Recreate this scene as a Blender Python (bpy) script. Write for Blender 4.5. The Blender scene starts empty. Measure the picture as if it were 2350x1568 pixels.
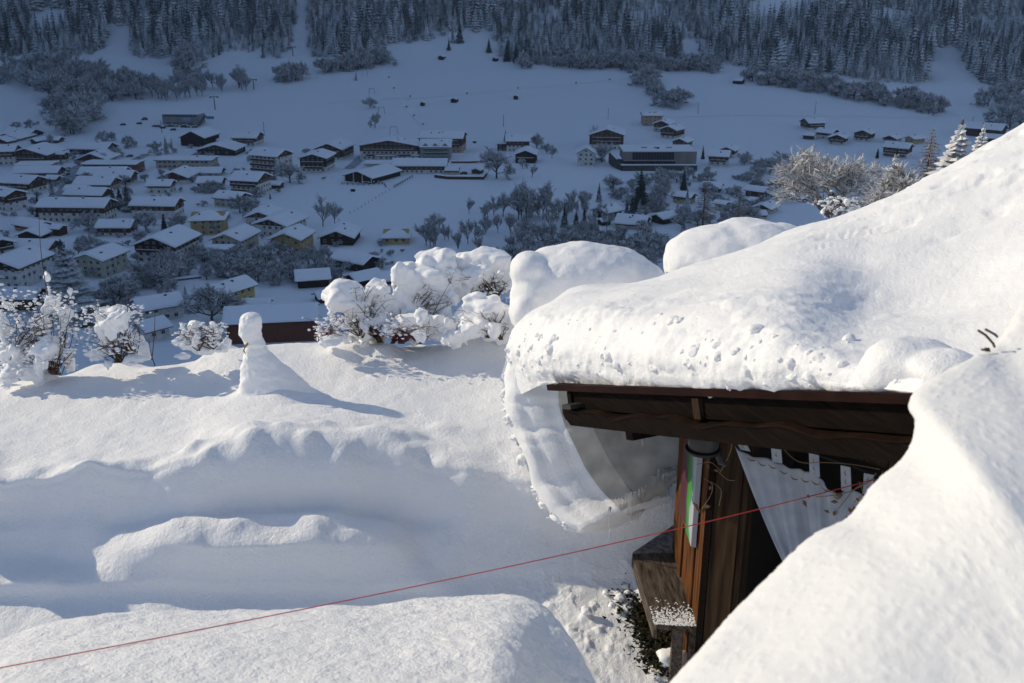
import bpy, math, random
import numpy as np
from mathutils import Vector
random.seed(7); np.random.seed(7)
R = math.radians
scene = bpy.context.scene
COL = scene.collection

# ------------------------------------------------------------------ camera, sky, sun, exposure
CAM = np.array([0.0, 0.0, 100.0]); PITCH = R(20.0)
FO = 2200.0                      # focal length in pixels of a 2350 px wide frame
cam = bpy.data.cameras.new('camera'); cam_o = bpy.data.objects.new('camera', cam); COL.objects.link(cam_o)
cam_o.location = CAM; cam_o.rotation_euler = (R(90) - PITCH, 0, 0)
cam.sensor_width = 36.0; cam.lens = FO / 2350 * 36.0; cam.clip_start = 0.05; cam.clip_end = 20000
cam.dof.use_dof = True; cam.dof.focus_distance = 14.0; cam.dof.aperture_fstop = 5.0
scene.camera = cam_o

SUN_AZ = (-0.91, 0.415); SUN_EL = R(26.0)
sun = bpy.data.lights.new('sun', 'SUN'); sun.energy = 4.0; sun.angle = R(0.53); sun.color = (1.0, 0.87, 0.65)
sun_o = bpy.data.objects.new('sun', sun); COL.objects.link(sun_o)
sdir = Vector((SUN_AZ[0]*math.cos(SUN_EL), SUN_AZ[1]*math.cos(SUN_EL), math.sin(SUN_EL)))
sun_o.rotation_euler = sdir.to_track_quat('Z', 'Y').to_euler(); sun_o.location = (-20, 10, 130)
world = bpy.data.worlds.new('World'); scene.world = world; world.use_nodes = True
wn = world.node_tree; bg = wn.nodes['Background']
sky = wn.nodes.new('ShaderNodeTexSky'); sky.sky_type = 'NISHITA'; sky.sun_disc = False
sky.sun_elevation = SUN_EL; sky.sun_rotation = math.atan2(SUN_AZ[0], SUN_AZ[1])
sky.altitude = 2200; sky.air_density = 0.85; sky.dust_density = 0.0; sky.ozone_density = 0.6
wn.links.new(sky.outputs[0], bg.inputs[0]); bg.inputs[1].default_value = 0.15
vs = scene.view_settings; vs.view_transform = 'Standard'; vs.look = 'None'; vs.gamma = 1.0; vs.exposure = 0.28
vs.use_curve_mapping = False
scene.cycles.max_bounces = 10; scene.cycles.diffuse_bounces = 7; scene.cycles.transparent_max_bounces = 8
scene.cycles.use_denoising = True

# ------------------------------------------------------------------ pixel helpers (overview px, 2350 x 1568)
FW = np.array([0, math.cos(PITCH), -math.sin(PITCH)]); UP = np.array([0, math.sin(PITCH), math.cos(PITCH)]); RT = np.array([1.0, 0, 0])
def ray(u, v): return FW + (u-1175.0)/FO*RT - (v-784.0)/FO*UP
def P(u, v, d): return CAM + ray(u, v)*d
def Pz(u, v, z):
    r = ray(u, v); return CAM + r*(z/r[2])          # z relative to the camera
def proj(p):
    q = np.asarray(p, float) - CAM
    d = q @ FW
    return 1175 + FO*(q @ RT)/d, 784 - FO*(q @ UP)/d, d
S_ = 2350/4096.0
PAN = {'P1': (0, 0, 1400), 'P2': (1300, 0, 1400), 'P3': (2600, 0, 1496), 'P4': (0, 450, 900), 'P5': (700, 450, 900), 'P6': (0, 850, 1400),
       'Q1': (1300, 450, 900), 'Q2': (2200, 420, 900), 'Q3': (3000, 400, 1096), 'Q4': (1200, 900, 900), 'R6': (2400, 1650, 1300*2350/1882),
       'R5': (1950, 1300, 1050*2350/1829), 'L1': (0, 1050, 1000), 'O': (0, 0, 4096)}
def pp(pan, x, y):
    a, b, w = PAN[pan]; s = w/2350.0
    return (a + x*s)*S_, (b + y*s)*S_
def psc(pan): return PAN[pan][2]/2350.0*S_

# ------------------------------------------------------------------ numpy noise
_perm = np.random.RandomState(3).permutation(256).astype(np.int64); _perm = np.concatenate([_perm, _perm, _perm])
_val = np.random.RandomState(5).uniform(-1, 1, 256)
def noise3(p):
    p = np.asarray(p, float); i = np.floor(p).astype(np.int64); f = p - i; f = f*f*(3-2*f); i &= 255
    def h(dx, dy, dz): return _val[_perm[_perm[_perm[(i[..., 0]+dx) & 255] + ((i[..., 1]+dy) & 255)] + ((i[..., 2]+dz) & 255)]]
    fx, fy, fz = f[..., 0], f[..., 1], f[..., 2]
    a = h(0,0,0)*(1-fx)+h(1,0,0)*fx; b = h(0,1,0)*(1-fx)+h(1,1,0)*fx
    c = h(0,0,1)*(1-fx)+h(1,0,1)*fx; d = h(0,1,1)*(1-fx)+h(1,1,1)*fx
    return (a*(1-fy)+b*fy)*(1-fz) + (c*(1-fy)+d*fy)*fz
def fbm(p, o=4, g=0.5):
    p = np.asarray(p, float); s = 0; a = 1
    for k in range(o): s = s + a*noise3(p + 17.3*k); p = p*2.03; a *= g
    return s

# ------------------------------------------------------------------ mesh helpers
def link(o, parent=None):
    COL.objects.link(o)
    if parent is not None: o.parent = parent
    return o
def mk(name, verts, faces, mats, parent=None, smooth=False, midx=None):
    me = bpy.data.meshes.new(name)
    me.from_pydata([tuple(map(float, v)) for v in verts] if not isinstance(verts, np.ndarray) else verts.tolist(), [], faces)
    for m in (mats if isinstance(mats, (list, tuple)) else [mats]): me.materials.append(m)
    if midx is not None: me.polygons.foreach_set('material_index', midx)
    if smooth: me.polygons.foreach_set('use_smooth', [True]*len(me.polygons))
    me.update()
    return link(bpy.data.objects.new(name, me), parent)
def grid_faces(nu, nv):
    a = np.arange(nu*nv).reshape(nu, nv)
    return np.stack([a[:-1, :-1], a[1:, :-1], a[1:, 1:], a[:-1, 1:]], -1).reshape(-1, 4).tolist()
def thing(name, label, cat, loc=(0, 0, 0), rz=0, group=None):
    o = bpy.data.objects.new(name, None); COL.objects.link(o); o.empty_display_size = 0.2
    o.location = tuple(map(float, loc)); o.rotation_euler = (0, 0, rz); o['label'] = label; o['category'] = cat
    if group: o['group'] = group
    return o
def tag(o, label, cat, group=None):
    o['label'] = label; o['category'] = cat
    if group: o['group'] = group
    return o
def kind(o, k, label=None):
    o['kind'] = k
    if label: o['label'] = label
    return o
BF = [(0, 3, 2, 1), (4, 5, 6, 7), (0, 1, 5, 4), (1, 2, 6, 5), (2, 3, 7, 6), (3, 0, 4, 7)]
def boxv(x0, x1, y0, y1, z0, z1):
    return [(x0, y0, z0), (x1, y0, z0), (x1, y1, z0), (x0, y1, z0), (x0, y0, z1), (x1, y0, z1), (x1, y1, z1), (x0, y1, z1)]
class MB:
    def __init__(s): s.v = []; s.f = []; s.m = []
    def add(s, v, f, m=0):
        n = len(s.v); s.v += [tuple(map(float, q)) for q in v]; s.f += [tuple(i+n for i in q) for q in f]; s.m += [m]*len(f); return s
    def box(s, x0, x1, y0, y1, z0, z1, m=0): return s.add(boxv(x0, x1, y0, y1, z0, z1), BF, m)
    def tube(s, pts, rad, n=6, m=0, cap=True):
        pts = [np.asarray(p, float) for p in pts]; k = len(pts)
        rad = [rad]*k if np.isscalar(rad) else rad
        v = []
        for i, p in enumerate(pts):
            t = pts[min(i+1, k-1)] - pts[max(i-1, 0)]; t = t/(np.linalg.norm(t)+1e-9)
            a = np.cross(t, [0, 0, 1.0]) if abs(t[2]) < .95 else np.cross(t, [1.0, 0, 0]); a /= np.linalg.norm(a); b = np.cross(t, a)
            for j in range(n):
                w = 2*math.pi*j/n; v.append(p + rad[i]*(a*math.cos(w)+b*math.sin(w)))
        f = [(i*n+j, i*n+(j+1) % n, (i+1)*n+(j+1) % n, (i+1)*n+j) for i in range(k-1) for j in range(n)]
        if cap: f += [tuple(range(n))[::-1], tuple((k-1)*n+j for j in range(n))]
        return s.add(v, f, m)
    def build(s, name, mats, parent=None, smooth=False): return mk(name, s.v, s.f, mats, parent, smooth, s.m)
def ico(sub=2):
    t = (1+5**.5)/2
    v = [(-1,t,0),(1,t,0),(-1,-t,0),(1,-t,0),(0,-1,t),(0,1,t),(0,-1,-t),(0,1,-t),(t,0,-1),(t,0,1),(-t,0,-1),(-t,0,1)]
    f = [(0,11,5),(0,5,1),(0,1,7),(0,7,10),(0,10,11),(1,5,9),(5,11,4),(11,10,2),(10,7,6),(7,1,8),(3,9,4),(3,4,2),(3,2,6),(3,6,8),(3,8,9),(4,9,5),(2,4,11),(6,2,10),(8,6,7),(9,8,1)]
    v = [np.array(q)/np.linalg.norm(q) for q in v]
    for _ in range(sub):
        c = {}; nf = []
        def mid(a, b):
            k = (min(a, b), max(a, b))
            if k not in c: q = v[a]+v[b]; v.append(q/np.linalg.norm(q)); c[k] = len(v)-1
            return c[k]
        for a, b, d in f:
            x, y, z = mid(a, b), mid(b, d), mid(d, a); nf += [(a, x, z), (b, y, x), (d, z, y), (x, y, z)]
        f = nf
    return np.array(v), f
ICO2 = ico(2); ICO1 = ico(1)

# ------------------------------------------------------------------ materials
def mat(name, col, rough=0.7, **k):
    m = bpy.data.materials.new(name); m.use_nodes = True; b = m.node_tree.nodes['Principled BSDF']
    b.inputs['Base Color'].default_value = (*col, 1); b.inputs['Roughness'].default_value = rough
    b.inputs['Specular IOR Level'].default_value = k.get('spec', 0.3)
    if 'metal' in k: b.inputs['Metallic'].default_value = k['metal']
    return m
def nodes(m): return m.node_tree.nodes, m.node_tree.links, m.node_tree.nodes['Principled BSDF']
def ramp(n, stops):
    r = n.new('ShaderNodeValToRGB'); e = r.color_ramp.elements
    while len(e) < len(stops): e.new(0.5)
    for q, (p, c) in zip(e, stops): q.position = p; q.color = (*c, 1)
    return r
def varied(name, c0, c1, scale=3.0, rough=0.8, stretch=(1, 1, 1), bump=0.0, detail=5, bdist=0.02):
    m = mat(name, c0, rough, spec=0.06); n, l, b = nodes(m)
    tc = n.new('ShaderNodeTexCoord'); mp = n.new('ShaderNodeMapping'); mp.inputs['Scale'].default_value = stretch
    nz = n.new('ShaderNodeTexNoise'); nz.inputs['Scale'].default_value = scale; nz.inputs['Detail'].default_value = detail
    rp = ramp(n, [(0.3, c0), (0.7, c1)])
    l.new(tc.outputs['Object'], mp.inputs[0]); l.new(mp.outputs[0], nz.inputs['Vector']); l.new(nz.outputs[0], rp.inputs[0]); l.new(rp.outputs[0], b.inputs['Base Color'])
    if bump:
        bp = n.new('ShaderNodeBump'); bp.inputs['Strength'].default_value = bump; bp.inputs['Distance'].default_value = bdist
        l.new(nz.outputs[0], bp.inputs['Height']); l.new(bp.outputs[0], b.inputs['Normal'])
    return m
def snow_mat(name, col, scales, dists, strength=1.0, sss=0.0):
    m = mat(name, col, 0.65, spec=0.25); n, l, b = nodes(m)
    tc = n.new('ShaderNodeNewGeometry'); prev = None
    for s, d in zip(scales, dists):
        nz = n.new('ShaderNodeTexNoise'); nz.inputs['Scale'].default_value = s; nz.inputs['Detail'].default_value = 4; nz.inputs['Roughness'].default_value = 0.6
        bp = n.new('ShaderNodeBump'); bp.inputs['Strength'].default_value = strength; bp.inputs['Distance'].default_value = d
        l.new(tc.outputs['Position'], nz.inputs['Vector']); l.new(nz.outputs[0], bp.inputs['Height'])
        if prev: l.new(prev.outputs[0], bp.inputs['Normal'])
        prev = bp
    if prev: l.new(prev.outputs[0], b.inputs['Normal'])
    if sss:
        b.inputs['Subsurface Weight'].default_value = sss; b.inputs['Subsurface Radius'].default_value = (0.05, 0.05, 0.055); b.inputs['Subsurface Scale'].default_value = 1.0
    return m
SNOW = snow_mat('snow_garden', (0.92, 0.92, 0.93), (30, 100), (0.016, 0.007))
SNOWR = snow_mat('snow_crusty', (0.92, 0.92, 0.925), (38, 120), (0.007, 0.004))
SNOWB = snow_mat('snow_soft', (0.92, 0.92, 0.925), (60,), (0.004,))
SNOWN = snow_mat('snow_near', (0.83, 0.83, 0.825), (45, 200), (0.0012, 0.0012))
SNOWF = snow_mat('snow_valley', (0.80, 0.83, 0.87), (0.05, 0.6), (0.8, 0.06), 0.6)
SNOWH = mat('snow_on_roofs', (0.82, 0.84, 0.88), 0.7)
HAZE_D = 0.0002
# ------------------------------------------------------------------ terrain (valley, far hillside, unseen ridge to the left shaped to shade the valley, slope behind)
YK = [-6000, -1500, -300, -60, 0, 14, 24, 45, 120, 230, 285, 600, 660, 720, 800, 900, 1000, 1050, 1110, 1400, 6000]
ZK = [420, 420, 200, 112, 94, 93, 84, 72, 38, 4, 0, 0, 0.6, 3, 9, 20, 34, 55, 95, 270, 900]
_yy = np.linspace(-6000, 6000, 24001); _zz = np.interp(_yy, YK, ZK)
def _sm(a, w): k = np.hanning(w); k /= k.sum(); return np.convolve(np.pad(a, w//2, 'edge'), k, 'valid')[:len(a)]
_z1 = _sm(_zz, 41); _z2 = _sm(_zz, 121); _w = np.clip((_yy-250)/100, 0, 1); _zs = np.where(_yy < 60, _zz, _z1*(1-_w)+_z2*_w)
TAN_E = math.tan(SUN_EL)
def H(x, y):
    x = np.asarray(x, float); y = np.asarray(y, float)
    r = np.hypot(x, y)
    yc = np.where(y > 60, y, y)
    b = np.interp(yc, _yy, _zs)
    und = noise3(np.stack([x/140, y/140, 0*x+3.1], -1))*2.0*np.clip((y-250)/200, 0, 1)*np.clip((1100-y)/200, 0, 1)
    hill = noise3(np.stack([x/260+9, y/260, 0*x], -1))*7*np.clip((y-720)/250, 0, 1)*np.clip((1250-y)/150, 0, 1)
    D = np.hypot(np.maximum(0, -0.56*y-90-x)/1.118*np.clip((y+500)/700, 0, 1), np.maximum(0, y-1120))
    t = SUN_AZ[0]*x + SUN_AZ[1]*y
    lt = -SUN_AZ[1]*-x*-1 if False else SUN_AZ[1]*x - SUN_AZ[0]*y
    cap = 74 + np.clip(lt-110, 0, 900)*0.5 + TAN_E*np.minimum(t, 1550) - np.maximum(0, t-1550)*0.6  # ridge height follows the sun angle: valley shaded, foreground left sunlit
    z = b + und + hill
    zm = np.minimum(z + 1.9*D, np.maximum(z, cap))
    rough = fbm(np.stack([x/300, y/300, 0*x], -1), 3)*18*np.clip(D/500, 0, 1)
    z = np.where(D > 0, np.minimum(zm + rough, np.maximum(z, cap)), z)
    return z
def ground_at(u, v, tmin=230.0, tmax=1500.0):
    r = ray(u, v); t = np.linspace(tmin, tmax, 2600); p = CAM + t[:, None]*r
    dz = p[:, 2] - H(p[:, 0], p[:, 1]); k = np.argmax(dz < 0)
    if dz[k] >= 0: k = len(t)-1
    if k == 0: return p[0]
    f = dz[k-1]/(dz[k-1]-dz[k]+1e-9); q = p[k-1]*(1-f)+p[k]*f
    return np.array([q[0], q[1], float(H(q[0], q[1]))])
ang = np.concatenate([np.linspace(-180, -36, 60)[:-1], np.linspace(-36, 36, 290), np.linspace(36, 180, 60)[1:]])
rad = np.concatenate([[0.5, 4, 9], np.geomspace(13, 1300, 300), np.geomspace(1330, 2600, 40)])
A, B = np.meshgrid(np.radians(ang), rad, indexing='ij')
TX, TY = B*np.sin(A), B*np.cos(A)
tv = np.stack([TX, TY, H(TX, TY)], -1).reshape(-1, 3)
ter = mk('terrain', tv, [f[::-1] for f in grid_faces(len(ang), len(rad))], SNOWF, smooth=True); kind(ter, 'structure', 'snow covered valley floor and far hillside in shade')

# ------------------------------------------------------------------ lofting helpers
def crom(c, n):
    c = np.asarray(c, float); k = len(c); c = np.concatenate([[2*c[0]-c[1]], c, [2*c[-1]-c[-2]]]); t = np.linspace(0, k-1-1e-9, n); i = t.astype(int); f = (t-i).reshape((-1,)+(1,)*(c.ndim-1))
    a, b, d, e = c[i], c[i+1], c[i+2], c[i+3]
    return 0.5*(2*b + (d-a)*f + (2*a-5*b+4*d-e)*f*f + (3*b-a-3*d+e)*f**3)
def loft(ctrl, nu, nv): return np.swapaxes(crom(np.swapaxes(crom(ctrl, nu), 0, 1), nv), 0, 1)
def normals(g):
    n = np.cross(np.gradient(g, axis=0), np.gradient(g, axis=1)); return n/(np.linalg.norm(n, axis=-1, keepdims=True)+1e-9)
def patch(name, ctrl, nu, nv, m, flip=False, disp=None, parent=None):
    g = loft(np.array([[P(*q) if len(q) == 3 else np.array(q[:3]) for q in row] for row in ctrl]), nu, nv); n = normals(g)
    if flip: n = -n
    if disp: g = g + n*disp(g, n)[..., None]
    f = grid_faces(nu, nv); f = [q[::-1] for q in f] if flip else f
    return mk(name, g.reshape(-1, 3), f, m, parent, smooth=True)

# ------------------------------------------------------------------ garden snow (lofted through measured points: rows far to near, columns left to right)
_R = {'e': [(1255,-5.13),(1325,-5.40),(1405,-5.6)]}
GC = {-220: [(888,-5.05),(965,-4.85),(1050,-4.55),(1085,-4.35),(1115,-4.5),(1150,-4.75),(1190,-5.02),(1222,-5.11),(1252,-5.21),(1285,-5.29)],  # column outside the frame, crest raised to cast shade on the lower left
      0: [(880,-5.0),(960,-4.85),(1045,-4.72),(1095,-4.62),(1120,-4.70),(1150,-4.84),(1185,-4.98),(1218,-5.08),(1250,-5.19),(1285,-5.28)],
      150: [(862,-4.9),(945,-4.8),(1030,-4.68),(1078,-4.54),(1108,-4.64),(1145,-4.8),(1185,-4.97),(1220,-5.07),(1252,-5.17),(1286,-5.26)],
      290: [(848,-4.8),(930,-4.74),(1015,-4.62),(1060,-4.46),(1095,-4.56),(1140,-4.76),(1192,-4.97),(1225,-5.02),(1262,-5.09),(1290,-5.17)],
      420: [(835,-4.75),(915,-4.68),(995,-4.56),(1040,-4.40),(1080,-4.48),(1128,-4.66),(1176,-4.84),(1208,-4.88),(1250,-4.96),(1276,-5.06)],
      480: [(818,-4.68),(898,-4.62),(970,-4.5),(1012,-4.31),(1062,-4.41),(1120,-4.64),(1176,-4.87),(1203,-4.89),(1250,-4.96),(1276,-5.06)],
      560: [(800,-4.6),(880,-4.56),(945,-4.46),(985,-4.24),(1045,-4.36),(1110,-4.6),(1180,-4.93),(1200,-4.90),(1248,-4.95),(1275,-5.05)],
      740: [(787,-4.6),(875,-4.54),(940,-4.44),(983,-4.22),(1045,-4.36),(1110,-4.6),(1178,-4.92),(1196,-4.88),(1240,-4.94),(1270,-5.04)],
      880: [(795,-4.58),(880,-4.52),(950,-4.45),(1000,-4.28),(1055,-4.42),(1115,-4.66),(1185,-4.95),(1212,-4.94),(1244,-4.99),(1275,-5.09)],
      980: [(792,-4.56),(890,-4.52),(975,-4.47),(1045,-4.43),(1085,-4.54),(1130,-4.72),(1190,-4.98),(1225,-5.04),(1255,-5.1),(1288,-5.19)],
      1080: [(785,-4.55),(890,-4.52),(985,-4.5),(1065,-4.5),(1105,-4.6),(1150,-4.77),(1200,-4.95),(1230,-5.05),(1262,-5.14),(1295,-5.24)],
      1165: [(803,-4.5),(900,-4.5),(1000,-4.52),(1090,-4.6),(1130,-4.7),(1170,-4.85),(1210,-5.0),(1238,-5.08),(1268,-5.16),(1300,-5.25)],
      1300: [(800,-4.5),(900,-4.5),(1000,-4.5),(1090,-4.55),(1140,-4.7),(1190,-4.9),(1225,-5.05),(1248,-5.13),(1275,-5.2),(1305,-5.28)],
      1480: [(820,-4.5),(900,-4.5),(980,-4.45),(1060,-4.4),(1120,-4.5),(1180,-4.75),(1215,-4.95),(1242,-5.08),(1275,-5.19),(1310,-5.28)],
      1720: [(820,-4.5),(900,-4.5),(980,-4.45),(1060,-4.4),(1120,-4.5),(1180,-4.75),(1215,-4.95),(1242,-5.08),(1275,-5.19),(1310,-5.28)]}
GU = list(GC); gctl = []
def _ex(u, v, z, y, zz):                                # continue a column to a given distance y and height zz
    p = Pz(u, v, z); return np.array([p[0]*y/p[1], y, 100+zz])
cols = []
for u in GU:
    c = GC[u]; tail = [(1335,-5.31),(1405,-5.5)] if u < 1000 else [(1345,-5.38),(1430,-5.48)]
    pz = [Pz(u, v, z) for v, z in c+tail]; p0, pl = pz[0], pz[-1]
    cols.append([np.array([p0[0]*1.25, 16.8, 91.2]), np.array([p0[0]*1.08, p0[1]+1.5, 100+c[0][1]-1.1])] + pz + [np.array([pl[0]*.9, 6.4, pl[2]-.05]), np.array([pl[0]*.6, 2.2, pl[2]-.1])])
GCT = np.swapaxes(np.array(cols), 0, 1)
NR, NC = 520, 700
GG = loft(GCT, NR, NC); gq = GG.reshape(-1, 3)[:, :2].copy(); gz = GG.reshape(-1, 3)[:, 2].copy()
_gu, _gv, _gd = proj(GG.reshape(-1, 3))
def on_garden(u, v):                                    # the garden point seen at a pixel
    k = np.argmin((_gu-u)**2 + (_gv-v)**2 + 40*(_gd > 15)); return GG.reshape(-1, 3)[k]
BUMPS = [(245,868,.36,.2),(300,852,.26,.12),(170,905,.35,.09),(510,822,.26,.15),(440,1026,.11,.085),(580,1022,.14,.10),(572,982,.17,.08),(705,1010,.11,.06),(650,980,.11,.04),(745,970,.1,.04),(470,1048,.09,.04),
         (200,1078,.13,.035),(300,1055,.16,.03),(60,1085,.16,.03),(900,992,.2,.06),(1020,985,.15,.04),(960,1010,.12,.05),(850,985,.15,.05),(1110,800,.42,.2),(880,806,.22,.09),(800,800,.3,.1),(760,810,.3,.05),(950,803,.2,.07),(430,1078,.13,.04),(655,915,.25,.1),(600,905,.28,.1),
         (480,830,.3,.06),(480,1100,.12,.03)]
for u, v, r_, h_ in BUMPS:
    c = on_garden(u, v); d2 = (gq[:, 0]-c[0])**2 + (gq[:, 1]-c[1])**2; gz += h_*np.exp(-(d2/(r_*r_))**1.3)
g3 = np.stack([gq[:, 0], gq[:, 1], 0*gz], -1)
LEDGE = np.array([on_garden(*q)[:2] for q in ((290,1262),(420,1230),(500,1214),(560,1208),(650,1212),(745,1200),(840,1210),(905,1232))])
dl = np.full(len(gq), 9.0); tl_ = np.zeros(len(gq))
for i in range(len(LEDGE)-1):
    a_, b_ = LEDGE[i], LEDGE[i+1]; ab = b_-a_; tt = np.clip(((gq-a_) @ ab)/(ab @ ab), 0, 1); dd = np.hypot(*(gq-a_-tt[:, None]*ab).T); m_ = dd < dl; dl = np.where(m_, dd, dl); tl_ = np.where(m_, i+tt, tl_)
gz += 0.035*np.exp(-(dl/0.16)**2)*(0.8+0.6*np.sin(tl_*2.9)); gz += .40*np.exp(-((gq[:, 0]+6.25)/.55)**2-((gq[:, 1]-8.9)/.5)**2);  # last term: mound added out of frame at left to throw shade
for RL, hh_, ww_ in ((((610,1075),(592,1120),(580,1165),(570,1205)), .03, .10), (((250,1085),(235,1130),(205,1180)), .05, .12), (((800,1040),(790,1090),(800,1150)), .04, .12)):
    rp_ = crom(np.array([on_garden(*q)[:2] for q in RL]), 14)
    dd = np.min([np.hypot(gq[:, 0]-a_[0], gq[:, 1]-a_[1]) for a_ in rp_], axis=0); gz += hh_*np.exp(-(dd/ww_)**2)
_bm = np.exp(-((gq[:, 1]-8.5)/0.7)**2); gz += _bm*(noise3(g3*2.1+4)*0.05 + noise3(g3*4.7+8)*0.03)
gz += fbm(g3*1.3, 3)*0.02 + fbm(g3*7+5, 3)*0.0075
# churned, trodden snow by the hut
cw = np.exp(-((gq[:, 0]-1.0)**2/1.2 + (gq[:, 1]-7.4)**2/0.9)); gz += cw*np.maximum(0, fbm(g3*9+2, 3))*0.035
garden = mk('garden_snow', np.stack([gq[:, 0], gq[:, 1], gz], -1), grid_faces(NR, NC), SNOW, smooth=True)
kind(garden, 'structure', 'deep sunlit snow covering the garden in front of the hut')

# ------------------------------------------------------------------ snow masses lofted through measured points
def crumbs(g, seeds, amp):
    q = g.reshape(-1, 3); out = np.zeros(len(q))
    for c, r in seeds:
        d = np.abs(q-c); k = np.nonzero((d < r).all(1))[0]
        if len(k):
            dd = np.linalg.norm(q[k]-c, axis=1)/r; out[k] = np.maximum(out[k], amp*r*np.sqrt(np.maximum(0, 1-dd*dd)))
    return out.reshape(g.shape[:2])

roof_snow = thing('roof_snow', 'huge thick snow cap on the hut roof, curling down over its left eave', 'snow cap', (1.5, 6.5, 97.4))
roof_snow.location = (0, 0, 0)
RC = [[(1195,905,9.2),(1255,884,8.45),(1400,891,7.4),(1600,902,6.25),(1800,913,5.45),(2000,925,4.8),(2200,945,4.3),(2450,965,3.8)],
      [(1178,850,9.25),(1245,848,8.28),(1400,850,7.22),(1600,862,6.05),(1800,872,5.28),(2000,885,4.68),(2200,900,4.2),(2450,920,3.72)],
      [(1172,800,9.3),(1240,790,8.3),(1400,790,7.2),(1600,800,6.05),(1800,810,5.3),(2000,815,4.95),(2200,820,4.7),(2450,800,4.1)],
      [(1185,755,9.4),(1252,732,8.6),(1400,722,7.6),(1600,715,6.6),(1800,722,5.75),(2000,720,6.35),(2200,680,6.3),(2450,610,5.6)],
      [(1212,722,9.5),(1290,690,9.1),(1420,668,8.7),(1600,648,8.1),(1800,615,7.3),(2000,570,7.9),(2200,500,8.0),(2450,420,7.6)],
      [(1238,706,9.8),(1330,667,9.9),(1470,648,10.1),(1620,602,10.2),(1800,536,10.2),(2000,470,10.2),(2200,368,10.2),(2450,232,10.2)],
      [(1260,725,10.4),(1350,690,11),(1490,690,11.5),(1640,660,11.6),(1800,620,11.8),(2000,560,11.8),(2200,470,11.8),(2450,350,11.8)],
      [(1270,900,10.6),(1360,1000,11.6),(1500,1000,12),(1660,1000,12),(1800,1000,12),(2000,1000,12),(2200,1000,12),(2450,1000,12)]]
rs = np.random.RandomState(11); b_dir = (0.6, 0.5)
_g = loft(np.array([[P(*q) for q in row] for row in RC]), 80, 160)
seeds = [(_g[int(rs.uniform(6, 34)), int(min(rs.uniform(0, 1)**1.3*128+1, 150))] , abs(rs.normal(0.0, 0.02))+0.014) for _ in range(110)]
def roof_disp(g, n):
    a = fbm(g*1.6, 2)*0.03 + fbm(g*14, 3)*0.004
    w = np.zeros(g.shape[:2]); w[:] = np.clip((0.56 - np.linspace(0, 1, g.shape[0])[:, None])/0.12, 0, 1)
    w = w*np.clip((0.80-np.linspace(0, 1, g.shape[1])[None])/0.2, 0.15, 1); lump = np.maximum(0, fbm(g*4+3, 3))*0.035*w + np.maximum(0, fbm(g*12+1, 3)-.1)*0.007*w
    far = np.clip((np.linspace(0, 1, g.shape[0])[:, None]-0.5)/0.1, 0, 1)*np.clip((np.linspace(0, 1, g.shape[1])[None]-0.5)/0.2, 0, 1)
    track = -np.maximum(0, fbm(np.stack([g[..., 0]*1.0+g[..., 1]*.5, g[..., 1]*2.6, g[..., 2]*3], -1)*2.0, 3)-0.25)*0.07*far
    return a + lump + track
patch('roof_snow_mass', RC, 300, 560, SNOWR, flip=True, disp=roof_disp, parent=roof_snow)
clod = MB()
_gc = np.array(bpy.data.objects['roof_snow_mass'].data.vertices[0].co)
_rv = np.zeros(300*560*3); bpy.data.objects['roof_snow_mass'].data.vertices.foreach_get('co', _rv); _rv = _rv.reshape(300, 560, 3)
for k in range(120):
    t_ = rs.beta(2.2, 2.0); j = int(min(rs.uniform(0, 1)**1.25*455+3, 540)); i = int(20+108*t_); big = rs.rand() < .22
    r_ = (rs.uniform(.022, .05) if big else rs.uniform(.006, .02))*(1.0 if j < 380 else .7); c = _rv[i, j]
    clod.add(ICO2[0]*[r_*1.15, r_, r_*rs.uniform(.7, 1.15)]*(1+.32*fbm(ICO2[0]*1.6+k*2.7, 3)[:, None]) + c + np.array([*b_dir, -.2])*r_*.6, ICO2[1])
kind(clod.build('snow_crumbs', SNOWR, roof_snow, smooth=True), 'stuff')
# small mound on the right part of the roof
def blobs(name, items, m, parent=None, vox=0.03, noise=0.03, nscale=3.0, smooth_it=6, irr=0.0):
    """union of ellipsoids given in overview px (u, v, ru, rv, depth)"""
    mb = MB()
    for it in items:
        u, v, ru, rv, dd = it[:5]; c = P(u, v, dd); rx, rz = ru*dd/FO, rv*dd/FO; ry = it[5] if len(it) > 5 else (rx+rz)/2
        mb.add(ICO2[0]*[rx, ry, rz]*(1+irr*fbm(ICO2[0]*1.25+c*3, 3)[:, None]) + c, ICO2[1])
    o = mb.build(name, m, parent, smooth=True)
    md = o.modifiers.new('r', 'REMESH'); md.mode = 'VOXEL'; md.voxel_size = vox; md.use_smooth_shade = True
    s = o.modifiers.new('s', 'SMOOTH'); s.factor = 0.6; s.iterations = smooth_it
    for k, (sc, am) in enumerate(((nscale, noise), (nscale*0.3, noise*0.45))):
        tx = bpy.data.textures.new(name+'_t', 'CLOUDS'); tx.noise_scale = 1.0/sc if k == 0 else 0.3/sc; tx.noise_depth = 3
        ds = o.modifiers.new('d', 'DISPLACE'); ds.texture = tx; ds.texture_coords = 'GLOBAL'; ds.strength = am; ds.mid_level = 0.5
    return o
blobs('roof_mound', [(2095,835,110,62,4.72,.2),(2180,850,90,45,4.5,.2),(2030,860,60,50,4.75,.15)], SNOWR, roof_snow, vox=0.02, noise=0.03, nscale=6)

blobs('board_snow', [(1262,880,24,4,8.32,.03),(1285,884,14,3,8.2,.03),(1318,885,16,4,8.0,.03),(1340,888,12,3,7.85,.03)], SNOWB, roof_snow, vox=.006, noise=.01, nscale=20, smooth_it=1)
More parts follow.
